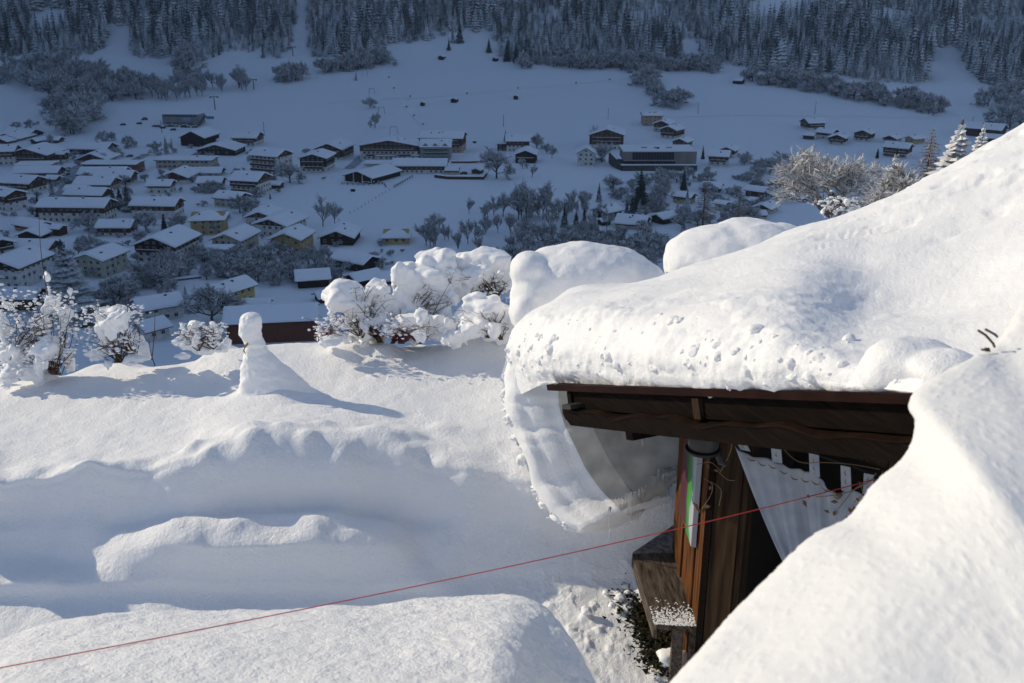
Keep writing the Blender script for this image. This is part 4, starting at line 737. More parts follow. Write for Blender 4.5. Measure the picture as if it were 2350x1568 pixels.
HL = [
 # upper left of the village
 ('P4',30,455,262,28,-18,2.4,'bd00','long low house with dark right gable below the frosted wood, far left',{}),
 ('P4',0,325,305,32,84,1.0,'wb30','wide low chalet at the left edge under the long dark-gabled roof',{}),
 ('P4',-60,205,332,30,78,1.0,'wb20','snow roof peeking between two chalets at the left edge',{'win':False}),
 ('P4',320,505,332,34,60,1.1,'bd00','small dark-gabled shed right of the wide low chalet, far left',{'win':False,'chim':0}),
 ('P4',480,665,318,30,-5,1.8,'bb00','small brown cabin with flat snow roof beside the frosted wood',{'chim':0}),
 ('P4',-70,235,560,150,10,1.5,'wb60B1','tall white block with brown centre cut by the left edge',{}),
 ('P4',155,632,540,95,88,0.8,'bb00B2','broad brown chalet with two balconies, second from the left edge',{'pitch':17}),
 ('P4',610,720,530,90,-8,1.0,'wb40','narrow brown annex leaning on the broad brown chalet',{'chim':0}),
 ('P4',205,590,592,40,2,2.6,'pp99','pink flat-roofed garage row in front of the broad brown chalet',{'pitch':5,'win':False,'chim':0,'name':'garage_row','cat':'garage'}),
 ('P4',760,1215,442,58,-6,2.4,'bd00','long dark barn roof right of the narrow annex',{'chim':1}),
 ('P4',855,1205,532,40,90,0.9,'wb70','chalet with dark gable over a white storey and window row, before the long barn',{}),
 ('P4',905,1502,640,95,-2,3.4,'rr00','long red-brown flat-roofed block with a row of windows',{'pitch':4,'t':.45,'chim':0}),
 ('P4',850,1352,690,48,2,3.0,'wb99','low white house under a long roof before the red-brown block',{'chim':1}),
 ('P4',1012,1428,755,75,2,2.4,'wb30','brown house with white pillars right of the low white house',{'chim':1}),
 ('P4',815,1248,832,80,-4,2.2,'pb60B1','pink house with brown balcony above the three spruces',{}),
 ('P4',695,935,872,62,-3,2.0,'pp99','small pink garage house left of the pink house with balcony',{'chim':0}),
 ('P4',165,662,668,40,2,3.2,'wb20','long low house with flat snow roof left of the parked cars',{'chim':0}),
 ('P4',35,490,850,110,-14,2.0,'wb45B1','white house with brown balcony beside the street, left',{}),
 ('P4',490,645,752,52,-6,1.5,'cb60','small cream cabin by the street bend',{'chim':0}),
 ('P4',-120,330,1040,170,-32,1.4,'wb55B1','big white house with faded wall lettering and brown gable balcony, left edge',{}),
 ('P4',450,1212,1152,165,-3,3.6,'wb60','long white house with brown upper floor and dish on its roof',{'chim':2}),
 ('P4',700,1165,900,40,-6,2.6,'wb20','hidden house whose roof shows just behind the long white house',{'win':False}),
 ('P4',1405,1925,1112,140,-4,2.6,'wb60','white house with brown upper band right of the three spruces',{}),
 ('P4',1050,1432,1290,95,0,2.2,'wb35','house with dark brown wall between two frosted trees',{}),
 ('P4',130,605,1272,75,-30,1.8,'ob50','ochre house with right gable behind the tall thin stalk',{'chim':0}),
 ('P4',235,552,1330,50,85,1.0,'bd00','small brown carport in front of the ochre house',{'chim':0,'win':False}),
 ('P4',540,708,1292,75,-15,1.4,'bb00','brown garden shed right of the ochre house',{'chim':0,'win':False,'name':'shed','cat':'shed'}),
 ('P4',1560,1832,848,85,0,1.9,'wb70','white garage house with dark door below the long beige hall',{'chim':1}),
 ('P4',1718,2055,748,70,88,1.0,'wb60','brown-gabled white house with row of small windows, mid village',{}),
 ('P4',2000,2345,665,36,0,2.6,'wb60','low wing with white wall right of the brown-gabled white house',{'chim':0}),
 ('P5',243,532,810,75,2,1.9,'wb55','brown and white house left of the tall white hotel block',{'chim':0}),
 ('P4',1650,2278,590,88,-2,4.0,'cc99','long beige hall with low snow roof in mid village',{'pitch':6,'chim':1,'ww':1.6}),
 ('P5',95,450,360,95,80,1.1,'dd00','large dark timber barn below the lift station',{'chim':0,'win':False,'pitch':25,'name':'barn','cat':'barn'}),
 ('P5',265,720,450,55,86,0.7,'dd00','wide dark workshop with a small red light under its eaves',{'chim':0,'pitch':15}),
 ('P5',270,460,430,34,80,0.8,'dd00','small snow-roofed lean-to left of the dark workshop',{'chim':0,'win':False}),
 ('P5',620,925,356,88,-6,1.6,'wb55B1','white house with brown balcony beside the tall pole',{}),
 ('P5',450,652,335,40,0,2.4,'wb30','low link building between dark barn and white balcony house',{'chim':0,'pitch':8}),
 ('P5',785,1255,665,200,-24,1.3,'wb92B3','tall white hotel block with dark right gable and brown balconies',{}),
 ('P5',595,1015,878,160,-14,1.5,'wb75B2','three-storey house with white centre and brown balconies',{}),
 ('P5',985,1140,800,40,-10,1.6,'bb00','small brown shed right of the three-storey house',{'chim':0,'win':False,'name':'shed','cat':'shed'}),
 ('P5',1325,1672,632,150,84,1.0,'wd40B2','wide house with three window rows and dark balconies above the horse',{'pitch':16}),
 ('P5',1475,1868,500,110,80,1.1,'wb25B1','brown chalet with white ground floor left of the big hotel',{}),
 ('P5',405,808,1000,95,-20,1.3,'cb80','cream house half hidden by a broad frosted bush',{}),
 ('P5',765,1122,1190,95,86,1.0,'wb95','white house with brown gable at the edge of the field',{}),
 ('P5',845,1385,1310,125,74,1.0,'wd95','white chalet with dark glazed centre and wide snow roof',{'pitch':18}),
 ('P5',1090,1240,1090,35,60,1.0,'dd00','small dark hut behind the white house with brown gable',{'chim':0,'win':False}),
 ('P5',160,585,1285,160,8,1.1,'oo99','tall ochre house with hipped roof and a snowy terrace',{'hip':1}),
 ('P6',1445,1738,272,85,78,1.1,'cb99','beige house with pale gable left of the ochre and brown one',{}),
 ('P6',1385,1580,302,40,0,2.0,'cc99','low beige annex in front of the beige house',{'chim':0,'win':False}),
 ('P6',1832,2112,282,100,80,1.0,'oo99','ochre house with brown left side above the scrub',{}),
 ('P6',1765,1885,292,34,4,1.5,'cb50','low shed left of the ochre house with brown side',{'chim':0,'win':False}),
 ('Q4',225,632,215,85,88,1.0,'dd00','dark brown gabled house right of the ochre house',{'chim':2}),
 ('Q4',845,1178,205,75,3,1.4,'yy99','yellow house with hipped snow roof at the edge of the big field',{'hip':1,'chim':0}),
 ('P6',952,1332,345,120,80,1.0,'wd70B1','large white chalet with dark balconies and solar panels in the village middle',{}),
 ('P6',535,858,442,125,76,1.0,'gg99','pale green house with many small windows right of the big spruce',{'pitch':18}),
 ('P6',-60,338,512,150,80,1.0,'wd85','white house with tall dark glazed gable left of the big spruce',{'pitch':18}),
 ('P6',-90,100,512,80,10,1.6,'dd00','dark low house at the left edge below the glazed gable',{'chim':0}),
 ('P6',108,405,302,55,-4,1.9,'wb70','white house whose long roof runs behind the big spruce',{}),
 ('P6',-150,138,335,115,-40,1.2,'wd60B1','white balcony house cut by the left edge above the glazed one',{}),
 ('P6',30,312,655,85,0,1.9,'bb00','brown house with dark roof strips at the lower left',{}),
 ('P6',872,1278,745,95,32,1.2,'ww99','white house with deep snow roof and balcony behind the garage',{}),
 ('P6',880,1180,870,80,48,0.9,'ww99','white garage with dark window in front of the deep-roofed white house',{'chim':0}),
 ('P6',1368,1738,662,120,56,1.2,'yy99','yellow gabled house beside a frosted round tree',{'chim':2}),
 ('P6',1625,1835,668,36,4,1.8,'cb50','snowy porch roof on the right of the yellow gabled house',{'chim':0,'win':False}),
 ('P6',1960,2248,512,60,14,1.7,'dd00','brown hay barn with thick snow roof, left of the barn cluster',{'chim':0,'win':False,'name':'barn','cat':'barn'}),
 ('Q4',305,872,498,95,-32,1.6,'dd00','brown barn with open right gable behind the shrubs',{'chim':0,'win':False,'name':'barn','cat':'barn'}),
 ('Q4',448,900,655,75,40,1.4,'dd00','brown barn with left-facing gable just behind the shrubs',{'chim':0,'win':False,'name':'barn','cat':'barn'}),
 ('Q4',115,520,820,60,30,1.6,'dd00','lowest brown barn, its roof edge showing left of the snow-capped shrub',{'chim':0,'win':False,'name':'barn','cat':'barn'}),
 ('Q4',640,1060,640,40,25,1.6,'bb00','snow roof between the shrub tops, right of the barns',{'chim':0,'win':False}),
 ('Q4',1240,1690,385,40,30,1.6,'rr00','red-brown house with snow roof behind the tallest shrub',{'chim':0,'win':False}),
 # hotel group
 ('Q1',368,1012,502,150,88,0.45,'wb62B2','big white hotel with wide dark gable and balcony rows',{'pitch':10,'chim':3,'name':'hotel','cat':'hotel','t':.5,'ww':1.3}),
 ('Q1',975,1490,425,150,-6,2.4,'pb50B2','pink and brown rear wing of the hotel with pointed right gable',{'chim':3,'pitch':18}),
 ('Q1',528,1012,502,48,2,5.0,'ww99','long low dining wing along the front of the hotel',{'pitch':6,'chim':0,'t':.5}),
 ('Q1',418,745,570,32,0,3.0,'ww99','low snow-roofed link in front of the big hotel, left',{'chim':0,'win':False,'pitch':10}),
 ('Q1',703,1297,640,82,-2,3.4,'wb45','long white stable house with dark upper band and small square windows',{'chim':0}),
 ('Q1',1250,1412,650,40,-4,1.5,'cb60','small snow-roofed shed right of the long stable house',{'chim':0,'win':False,'name':'shed','cat':'shed'}),
 ('Q1',1522,1668,645,36,70,1.0,'bb00','little brown kiosk beside the big round frosted tree',{'chim':0,'win':False,'name':'kiosk','cat':'kiosk'}),
 ('Q1',1880,2148,410,110,0,1.5,'wb55','white and brown house right of the hotel with a dark spruce at its corner',{}),
 ('Q1',1785,1930,400,70,0,1.4,'bb00','brown flat annex left of the white and brown house',{'pitch':4,'chim':0,'t':.4}),
 ('Q1',1968,2238,532,90,84,1.0,'dd00B1','brown barn house with two stepped snow roofs below the white and brown house',{'chim':0,'win':False}),
 # right of the field
 ('Q2',255,487,640,135,86,0.9,'wr99B0','tall white house with red-brown gable left of the modern building',{'chim':0,'pitch':30}),
 ('Q2',375,800,470,150,84,0.9,'wb35B2','broad brown chalet with white ground floor behind a frosted tree',{'pitch':18}),
 ('Q2',945,1168,220,105,0,1.5,'pp99','pink house standing highest in the small right hamlet',{'chim':3,'pitch':12}),
 ('Q2',1055,1322,290,85,64,1.0,'cb60','cream and brown house second from the top of the right hamlet',{}),
 ('Q2',1125,1427,362,95,55,1.0,'wb35B1','brown and white chalet with snowy roof in the middle of the right hamlet',{}),
 ('Q2',1250,1512,465,75,60,1.0,'cb50','lowest house of the right hamlet, just above the modern building',{}),
 ('Q2',1615,1902,645,105,-16,1.5,'wb60B1','white house with brown upper floor right of the modern building',{}),
 ('Q2',1720,1992,560,80,66,1.0,'wb50','brown-gabled house behind the one right of the modern building',{}),
 ('Q3',430,632,262,62,12,1.5,'wb35B1','brown and white house standing highest in the far right hamlet',{}),
 ('Q3',435,568,342,36,-30,1.6,'bb00','small brown carport at the left end of the far right hamlet',{'chim':0,'win':False,'name':'carport','cat':'carport'}),
 ('Q3',545,768,345,58,-42,1.1,'wd60','white house with dark right gable next to the small carport',{}),
 ('Q3',640,866,388,58,62,1.0,'wd40B1','dark-fronted chalet at the front of the far right hamlet',{}),
 ('Q3',858,1092,362,70,56,1.0,'wb40B1','brown-gabled house right of the dark-fronted chalet',{}),
 ('Q3',1108,1318,385,50,50,1.2,'wd70','white house with small dark gable in the far right hamlet',{}),
 ('Q3',1308,1510,382,48,30,1.6,'oo99','ochre house behind the lit larch at the right',{}),
 ('Q3',1112,1402,502,85,-36,1.3,'wb45B2','big white house with two balcony rows left of the lit larch',{}),
 ('Q3',1800,2195,335,75,-40,1.6,'bb00','large brown farm behind the lit spruces at the right edge',{'chim':2,'win':False}),
 ('Q3',1985,2200,372,40,-30,1.4,'bb00','lower brown wing of the farm at the right edge',{'chim':0,'win':False}),
 # lower right
 ('Q2',410,778,1200,75,42,1.2,'dd00','dark hut with a square snow roof left of the tall spruce',{'chim':2,'win':False}),
 ('Q2',640,1078,1310,60,-20,1.6,'cd60','house under a wide stepped snow roof at the lower middle right',{'chim':2,'win':False}),
 ('Q2',1025,1352,1252,65,38,1.3,'dd00','brown hut with tilted snow roof right of the tall spruce foot',{'chim':0,'win':False}),
 ('Q2',1265,1545,1045,80,-34,1.2,'ob60','ochre and brown house with snow roof behind two spruces',{'chim':0}),
 ('Q2',1550,1832,925,55,-20,1.4,'dd00','low dark house under snow left of the russet larch',{'chim':0,'win':False}),
 ('Q2',2010,2302,975,70,-38,1.4,'bb00','brown house with tilted snow roof right of the russet larch',{'chim':0}),
 ('Q3',138,390,885,62,10,1.4,'ww99','white bungalow with hipped roof left of the lit bare tree',{'hip':1,'chim':0}),
 ('Q3',235,425,795,48,-50,1.0,'dd00','dark steep gable half hidden by the lit bare tree',{'chim':0,'win':False}),
 ('Q2',1690,1885,1115,80,-40,1.4,'cd80','grey house with snow roof between the two russet larches',{'chim':0}),
 ('Q2',2050,2255,1060,50,-36,1.3,'bb00','small brown-gabled house below the tilted-roof brown house',{'chim':0}),
 ('Q2',2080,2420,1145,60,55,1.1,'cb80','wide gabled house just above the smooth snow hump',{'chim':1}),
 ('Q2',2065,2255,1190,40,0,2.0,'cd50','low roof touching the top of the smooth snow hump',{'chim':0,'win':False}),
 ('Q2',480,645,1265,45,30,1.2,'dd00','small snow roof wedged below the dark square-roofed hut',{'chim':0,'win':False}),
 ('Q2',340,565,1400,60,40,1.1,'cd60','snow roof partly behind frosted scrub at the lower middle',{'chim':1,'win':False}),
]
for row in HL:
    kw = dict(row[9]); house(*row[:9], **kw)
# barns on the slope
for pan, x0, x1, yb, th, lb in (('P2',758,812,406,70,'upper left hay barn on the ski slope below the forest'), ('P2',1122,1168,417,60,'upper right hay barn on the ski slope near two spruces'), ('P2',638,674,714,80,'smallest narrow hay barn on the open slope, lower left'),
                                ('P2',842,898,692,75,'widest hay barn on the open slope, between two small ones'), ('P2',1263,1299,670,84,'small pale hay barn alone on the open slope, right'), ('P3',513,598,532,-30,'dark hay barn at the upper end of the tree line, right')):
    house(pan, x0, x1, yb, 22, th, 1.1, 'bd20', lb, cat='barn', name='hay_barn', chim=0, win=False, ov=.35, t=.4, pitch=24, group='hay barns on the slope')
# hotel wing with green balconies and three dormers
ow, Lw, Ww, hw, sg = house('Q1', 998, 1335, 502, 140, 0, 1.7, 'mw99', 'hotel wing with green balconies and three front gables', cat='hotel', name='hotel_wing', dorm=3, chim=1, ww=1.5)
for i in range(3):
    z0 = hw*(.22+.27*i); y0, y1 = sorted((sg[1]*(Ww/2+.01), sg[1]*(Ww/2+1.1))); yr0, yr1 = sorted((sg[1]*(Ww/2+1.0), sg[1]*(Ww/2+1.1)))
    bo = MB().box(-Lw*.42, Lw*.42, y0, y1, z0-.15, z0).box(-Lw*.42, Lw*.42, yr0, yr1, z0+.003, z0+.95).build('balcony', BALG, ow)
    mk('rail_snow', boxv(-Lw*.425, Lw*.425, yr0-.05, yr1+.05, z0+.953, z0+1.1), BF, SNOWH, bo)
# riding barn with open front and white posts
orb, Lr, Wr, hr, sg = house('Q1', 198, 808, 748, 62, 62, 1.2, 'dd00', 'wide dark riding barn with white posts along its open front', cat='barn', name='riding_barn', chim=0, win=False, pitch=17, t=.6)
for i in range(4):
    y_ = (i/3-.5)*Wr*.96; xx = sg[0]*(Lr/2+.25); top = hr+(Wr/2-abs(y_))*math.tan(R(17))-.1
    mk('front_post', boxv(xx-.2, xx+.2, y_-.2, y_+.2, -.8, top), BF, WM['w'], orb)
mk('front_rail', boxv(*sorted((sg[0]*(Lr/2+.05), sg[0]*(Lr/2+.2))), -Wr*.48, -Wr*.12, .8, 1.1), BF, WM['w'], orb)
# lift station
g = ground_at(*pp('P4', 1890, 135)); m = psc('P4')*(g-CAM).dot(FW)/FO
ls = thing('lift_station', 'grey flat-roofed lift station with window strip above the parked cars', 'lift station', g, R(-4))
GREY = varied('grey_cladding', (.20, .20, .20), (.30, .30, .30), .5, .7, (1, 1, .2)); w_ = 385*m; h_ = 112*m
mk('wall', boxv(-w_/2, w_/2, 0, 14, -1.5, h_), BF, GREY, ls); mk('roof_snow', boxv(-w_/2-.6, w_/2+.6, -.6, 14.6, h_+.003, h_+.6), BF, SNOWH, ls)
for i in range(9): mk('window', boxv(-w_*.44+i*w_*.1, -w_*.44+i*w_*.1+w_*.085, -.03, .0, h_*.78, h_*.93), BF, GLASS, ls)
mk('banner', boxv(w_*.06, w_*.28, -.04, -.001, h_*.45, h_*.7), BF, mat('pale_blue_banner', (.25, .35, .48), .7), ls)
for i in range(4): mk('gate_door', boxv(-w_*.4+i*w_*.2, -w_*.4+i*w_*.2+w_*.14, -.05, .0, 0, h_*.28), BF, mat('grey_door', (.10, .10, .11), .6), ls)
mk('ramp', [(w_/2, -3, 0), (w_/2+2, -3, 0), (w_/2+5, 4, h_*.8), (w_/2+3, 4, h_*.8), (w_/2, -3, .8), (w_/2+2, -3, .8), (w_/2+5, 4, h_*.8+.8), (w_/2+3, 4, h_*.8+.8)], BF, WM['k'], ls)
mk('side_panel', boxv(w_/2+5, w_/2+11, 3, 3.4, h_*.55, h_*.8), BF, mat('blue_panel', (.08, .16, .28), .6), ls)
# modern glazed building
g = ground_at(*pp('Q2', 1130, 690)); m = psc('Q2')*(g-CAM).dot(FW)/FO
mo = thing('modern_building', 'long modern grey building with glazed front and flat snow roof', 'building', g, R(0)); W2 = 780*m; h_ = 200*m
TAUPE = varied('taupe_panels', (.19, .17, .155), (.26, .235, .21), .4, .6, (1, 1, .15)); CONC = varied('dark_base', (.05, .047, .045), (.09, .085, .08), .5)
mk('base_terrace', boxv(-W2*.5, W2*.52, 0, 24, -2, h_*.28), BF, CONC, mo); mk('terrace_snow', boxv(-W2*.5, W2*.52, .2, 3.5, h_*.28+.003, h_*.31), BF, SNOWH, mo)
mk('recess', boxv(-W2*.42, W2*.28, 6, 24, h_*.28+.004, h_*.45), BF, WM['d'], mo)
mk('upper_storey', boxv(-W2*.46, W2*.5, 4.5, 26, h_*.46, h_*.94), BF, TAUPE, mo); mk('parapet_snow', boxv(-W2*.47, W2*.505, 4.2, 26.4, h_*.943, h_*1.02), BF, SNOWH, mo)
mk('glazed_side', boxv(W2*.24, W2*.52, 3.8, 25, h_*.22, h_*.939), BF, TAUPE, mo)
for i in range(14): mk('window_pane', boxv(-W2*.34+i*W2*.04, -W2*.34+i*W2*.04+W2*.037, 4.40, 4.49, h_*.52, h_*.9), BF, GLASS, mo)
mk('floor_band', boxv(-W2*.46, W2*.26, 3.6, 4.48, h_*.46, h_*.495), BF, WM['m'], mo)
for i in range(6): mk('column', boxv(-W2*.4+i*W2*.12, -W2*.4+i*W2*.12+.35, 4.7, 5.05, h_*.28, h_*.46), BF, WM['k'], mo)
mk('ramp_wall', [(-W2*.5, 0, -2), (-W2*.5+1, 0, -2), (-W2*.62+1, 22, 1), (-W2*.62, 22, 1), (-W2*.5, 0, h_*.26), (-W2*.5+1, 0, h_*.26), (-W2*.62+1, 22, h_*.62), (-W2*.62, 22, h_*.62)], BF, CONC, mo)
for i in range(3): mk('roof_vent', boxv(-W2*.2+i*W2*.17, -W2*.2+i*W2*.17+3.2, 12, 14, h_*1.02, h_*1.06), BF, WM['m'], mo)
mk('chimney_cap', boxv(0, 1.2, 9, 10.2, h_*1.021, h_*1.1), BF, CHIM, mo)
# near long brown barn
ob, Lb_, Wb_, hb, sgb = house('P6', 1505, 2185, 885, 152, 9, 2.9, 'rr00', 'long red-brown barn right behind the snow figure', cat='barn', name='long_barn', chim=0, win=False, pitch=20, t=.6, ov=1.2, group='barns below the garden')
for i in range(int(Lb_/.9)):
    q = -Lb_/2+.05+i*.9
    mk('board', boxv(q, q+.84, *sorted((sgb[1]*(Wb_/2+.003), sgb[1]*(Wb_/2+.05))), -1.2, hb-.15), BF, WM['r'], ob)
# retaining walls with snow
def low_wall(pan, pts, hpx, label, m_):
    g = [ground_at(*pp(pan, x, y)) for x, y in pts]; hh = hpx*psc(pan)*(g[0]-CAM).dot(FW)/FO; o = thing('low_wall', label, 'wall', g[0])
    for a, b in zip(g[:-1], g[1:]):
        a, b = a-g[0], b-g[0]; n_ = np.array([-(b-a)[1], (b-a)[0], 0]); n_ = n_/np.linalg.norm(n_)*.3
        mk('panel', [a-n_-[0, 0, 1], b-n_-[0, 0, 1], b+n_-[0, 0, 1], a+n_-[0, 0, 1], a-n_+[0, 0, hh], b-n_+[0, 0, hh], b+n_+[0, 0, hh], a+n_+[0, 0, hh]], BF, m_, o)
        n_ *= 1.5; mk('snow_top', [a-n_+[0, 0, hh+.01], b-n_+[0, 0, hh+.01], b+n_+[0, 0, hh+.01], a+n_+[0, 0, hh+.01], a-n_*.6+[0, 0, hh+.6], b-n_*.6+[0, 0, hh+.6], b+n_*.6+[0, 0, hh+.6], a+n_*.6+[0, 0, hh+.6]], BF, SNOWH, o)
low_wall('Q1', [(1145,680),(1280,698),(1650,702),(1690,650)], 30, 'long brown retaining wall capped with snow below the hotel', WM['b'])
low_wall('Q1', [(1320,530),(1500,530),(1665,526)], 20, 'low wall with snow cap beside the hotel car park', WM['r'])
low_wall('P6', [(860,490),(1100,470),(1350,440)], 12, 'snowy garden wall behind the orchard trees', WM['k'])
# ------------------------------------------------------------------ trees
def frost_mat(name, dark, light, f):
    m = mat(name, dark, .85); n, l, b = nodes(m); ge = n.new('ShaderNodeNewGeometry')
    rp = ramp(n, [(0.0, dark), (f, tuple(q*1.5 for q in dark))]); e = rp.color_ramp.elements.new(min(.99, f+.04)); e.color = (*tuple(q*.6 for q in light), 1); e = rp.color_ramp.elements.new(1.0); e.color = (*light, 1)
    l.new(ge.outputs['Random Per Island'], rp.inputs[0]); l.new(rp.outputs[0], b.inputs['Base Color']); return m
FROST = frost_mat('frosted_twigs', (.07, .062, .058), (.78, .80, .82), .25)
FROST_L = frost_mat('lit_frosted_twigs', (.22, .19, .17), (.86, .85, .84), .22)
FROST_B = frost_mat('larch_twigs', (.16, .09, .05), (.62, .58, .54), .45)
TRUNK = varied('trunk', (.03, .024, .02), (.09, .075, .065), 8, .9)
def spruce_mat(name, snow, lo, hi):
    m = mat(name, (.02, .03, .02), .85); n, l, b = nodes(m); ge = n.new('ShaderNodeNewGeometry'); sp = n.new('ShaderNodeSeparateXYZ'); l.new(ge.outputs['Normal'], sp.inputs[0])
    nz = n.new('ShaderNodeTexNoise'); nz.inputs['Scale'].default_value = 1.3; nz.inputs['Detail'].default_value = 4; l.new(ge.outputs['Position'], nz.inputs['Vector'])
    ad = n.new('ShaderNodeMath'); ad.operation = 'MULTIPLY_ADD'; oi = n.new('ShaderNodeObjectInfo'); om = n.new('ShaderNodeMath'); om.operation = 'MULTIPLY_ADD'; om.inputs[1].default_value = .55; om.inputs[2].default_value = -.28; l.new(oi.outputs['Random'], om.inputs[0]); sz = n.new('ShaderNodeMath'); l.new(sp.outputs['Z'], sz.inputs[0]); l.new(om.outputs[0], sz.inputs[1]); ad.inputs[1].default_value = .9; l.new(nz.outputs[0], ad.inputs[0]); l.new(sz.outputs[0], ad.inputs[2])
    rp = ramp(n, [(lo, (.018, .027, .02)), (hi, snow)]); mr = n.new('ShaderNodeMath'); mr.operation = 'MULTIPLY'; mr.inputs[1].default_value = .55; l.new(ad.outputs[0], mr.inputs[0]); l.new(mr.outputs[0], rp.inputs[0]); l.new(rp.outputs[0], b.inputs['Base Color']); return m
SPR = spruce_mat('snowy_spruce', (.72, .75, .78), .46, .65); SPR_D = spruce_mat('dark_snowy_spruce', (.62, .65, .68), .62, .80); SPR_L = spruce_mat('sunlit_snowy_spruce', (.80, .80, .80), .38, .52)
def spruce_mesh(seed, whorls=10, nb=7, droop=.5, width=.19, m=SPR, thick=0.0):
    """unit-height spruce crown: drooping ridged branch blades in whorls"""
    r = np.random.RandomState(seed); v = []; f = []
    for i in range(whorls):
        t = (i+.35)/whorls; z = .06+.9*t; rad = width*(1-t)**.85*r.uniform(.85, 1.12)+.008; n_ = nb if t < .75 else max(5, nb-2)
        for j in range(n_):
            a = 2*math.pi*(j+r.uniform(-.3, .3))/n_+i*.9; ln = rad*r.uniform(.75, 1.15); ca, sa = math.cos(a), math.sin(a); w = ln*.36+.008
            dz = droop*ln*r.uniform(.7, 1.3); h0 = .022; k = len(v); zz = z+r.normal(0, .008)
            pts = [(0, 0, zz+.012), (ln*.5, 0, zz-dz*.35+.006), (ln, 0, zz-dz)]
            side = [(ln*.18, w*.5, zz-dz*.18-h0), (ln*.62, w, zz-dz*.62-h0*1.5), (ln*.18, -w*.5, zz-dz*.18-h0), (ln*.62, -w, zz-dz*.62-h0*1.5)]
            for x, y, q in pts+side: v.append((x*ca-y*sa, x*sa+y*ca, q))
            f += [(k, k+3, k+1), (k+1, k+3, k+4), (k+1, k+4, k+2), (k, k+1, k+5), (k+1, k+6, k+5), (k+1, k+2, k+6)]
    k = len(v); v += [(.012*math.cos(q), .012*math.sin(q), .93) for q in (0, 2.1, 4.2)] + [(0, 0, 1.02)]; f += [(k, k+1, k+3), (k+1, k+2, k+3), (k+2, k, k+3)]
    me = bpy.data.meshes.new('crown'); me.from_pydata(v, [], f); me.materials.append(m); return me
def trunk_mesh(r0=.014, top=.9):
    mb = MB().tube([(0, 0, -.05), (0, 0, .3), (0, 0, top)], [r0, r0*.75, .002], 6); me = bpy.data.meshes.new('trunk'); me.from_pydata(mb.v, [], mb.f); me.materials.append(TRUNK); return me
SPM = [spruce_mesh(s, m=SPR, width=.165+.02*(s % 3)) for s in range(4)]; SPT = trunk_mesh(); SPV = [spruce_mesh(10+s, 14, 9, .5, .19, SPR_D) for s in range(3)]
def snow_top_mat(name, dark, snow, lo, hi):
    m = mat(name, dark, .85); n, l, b = nodes(m); ge = n.new('ShaderNodeNewGeometry'); sp = n.new('ShaderNodeSeparateXYZ'); l.new(ge.outputs['Normal'], sp.inputs[0])
    rp = ramp(n, [(lo, dark), (hi, snow)]); l.new(sp.outputs['Z'], rp.inputs[0]); l.new(rp.outputs[0], b.inputs['Base Color']); return m
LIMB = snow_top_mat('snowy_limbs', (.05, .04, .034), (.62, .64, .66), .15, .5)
def bare_mesh(seed, m=FROST, ntw=2600, lw=.006, base=.12, spread=.55, lev=3, nb=(6, 4, 3, 3), lift=.16, tl=.06, limb=LIMB, r0=.018, dec=(.6, .8)):
    """unit-height bare tree: recursive limbs give the crown its structure, twigs fill it"""
    r = np.random.RandomState(seed); limbs = MB(); tips = []
    def grow(p, d, L, rad, k):
        q = p + d*L; mid = (p+q)/2+r.normal(0, L*.06, 3); limbs.tube([p, mid, q], [rad, rad*.8, rad*.6], 3 if k else 5, 0, False)
        for t in np.linspace(.3, 1, 4): tips.append((p+(q-p)*t, d, k))
        if k < lev:
            for _ in range(nb[k]):
                n_ = d*(.8 if k else .55) + r.normal(0, spread, 3) + [0, 0, lift]; n_ /= np.linalg.norm(n_); grow(p+(q-p)*r.uniform(.35 if k else .5, 1), n_, L*r.uniform(*dec)*(1.5 if k == 0 else 1), rad*.58, k+1)
    grow(np.array([0, 0, -.03]), np.array([0, 0, 1.0]), base+.1, r0, 0)
    pts = np.array([q for q, _, l_ in tips]); sc = .95/pts[:, 2].max(); tv_, tf = [], []; cand = [q for q in tips if q[2] >= 2]
    for k in range(ntw):
        p, d, l_ = cand[r.randint(len(cand))]; n_ = d+r.normal(0, .7, 3)+[0, 0, .05]; n_ /= np.linalg.norm(n_); L = tl*r.uniform(.5, 1.5); s_ = np.cross(n_, r.normal(0, 1, 3)); s_ = s_/np.linalg.norm(s_)*lw*r.uniform(.6, 1.5)/2
        i = len(tv_); b = p+n_*L; tv_ += [p-s_, p+s_, b+s_*.5, b-s_*.5]; tf.append((i, i+1, i+2, i+3))
    me = bpy.data.meshes.new('crown'); me.from_pydata([tuple(q*sc) for q in tv_], [], tf); me.materials.append(m)
    lm_ = bpy.data.meshes.new('limbs'); lm_.from_pydata([tuple(np.array(q)*sc) for q in limbs.v], [], limbs.f); lm_.materials.append(limb)
    return me, lm_
BARE = [bare_mesh(20+s, ntw=3000, lw=.008, base=.08) for s in range(4)]; SLIM = [bare_mesh(40+s, spread=.30, base=.2, ntw=2600, lw=.009, lift=.3) for s in range(3)]
BRUSH = [bare_mesh(60+s, ntw=1500, lw=.010, base=.02, spread=.5, lift=.3) for s in range(3)]
def place_tree(name, label, cat, loc, h, wx, meshes, group, rz=None, pm=None):
    o = thing(name, label, cat, loc, random.uniform(0, 6.28) if rz is None else rz, group); o.scale = (h*wx, h*wx, h)
    c = bpy.data.objects.new('crown', meshes[0]); link(c, o); t = bpy.data.objects.new('trunk' if pm is None else pm, meshes[1]); link(t, o); return o
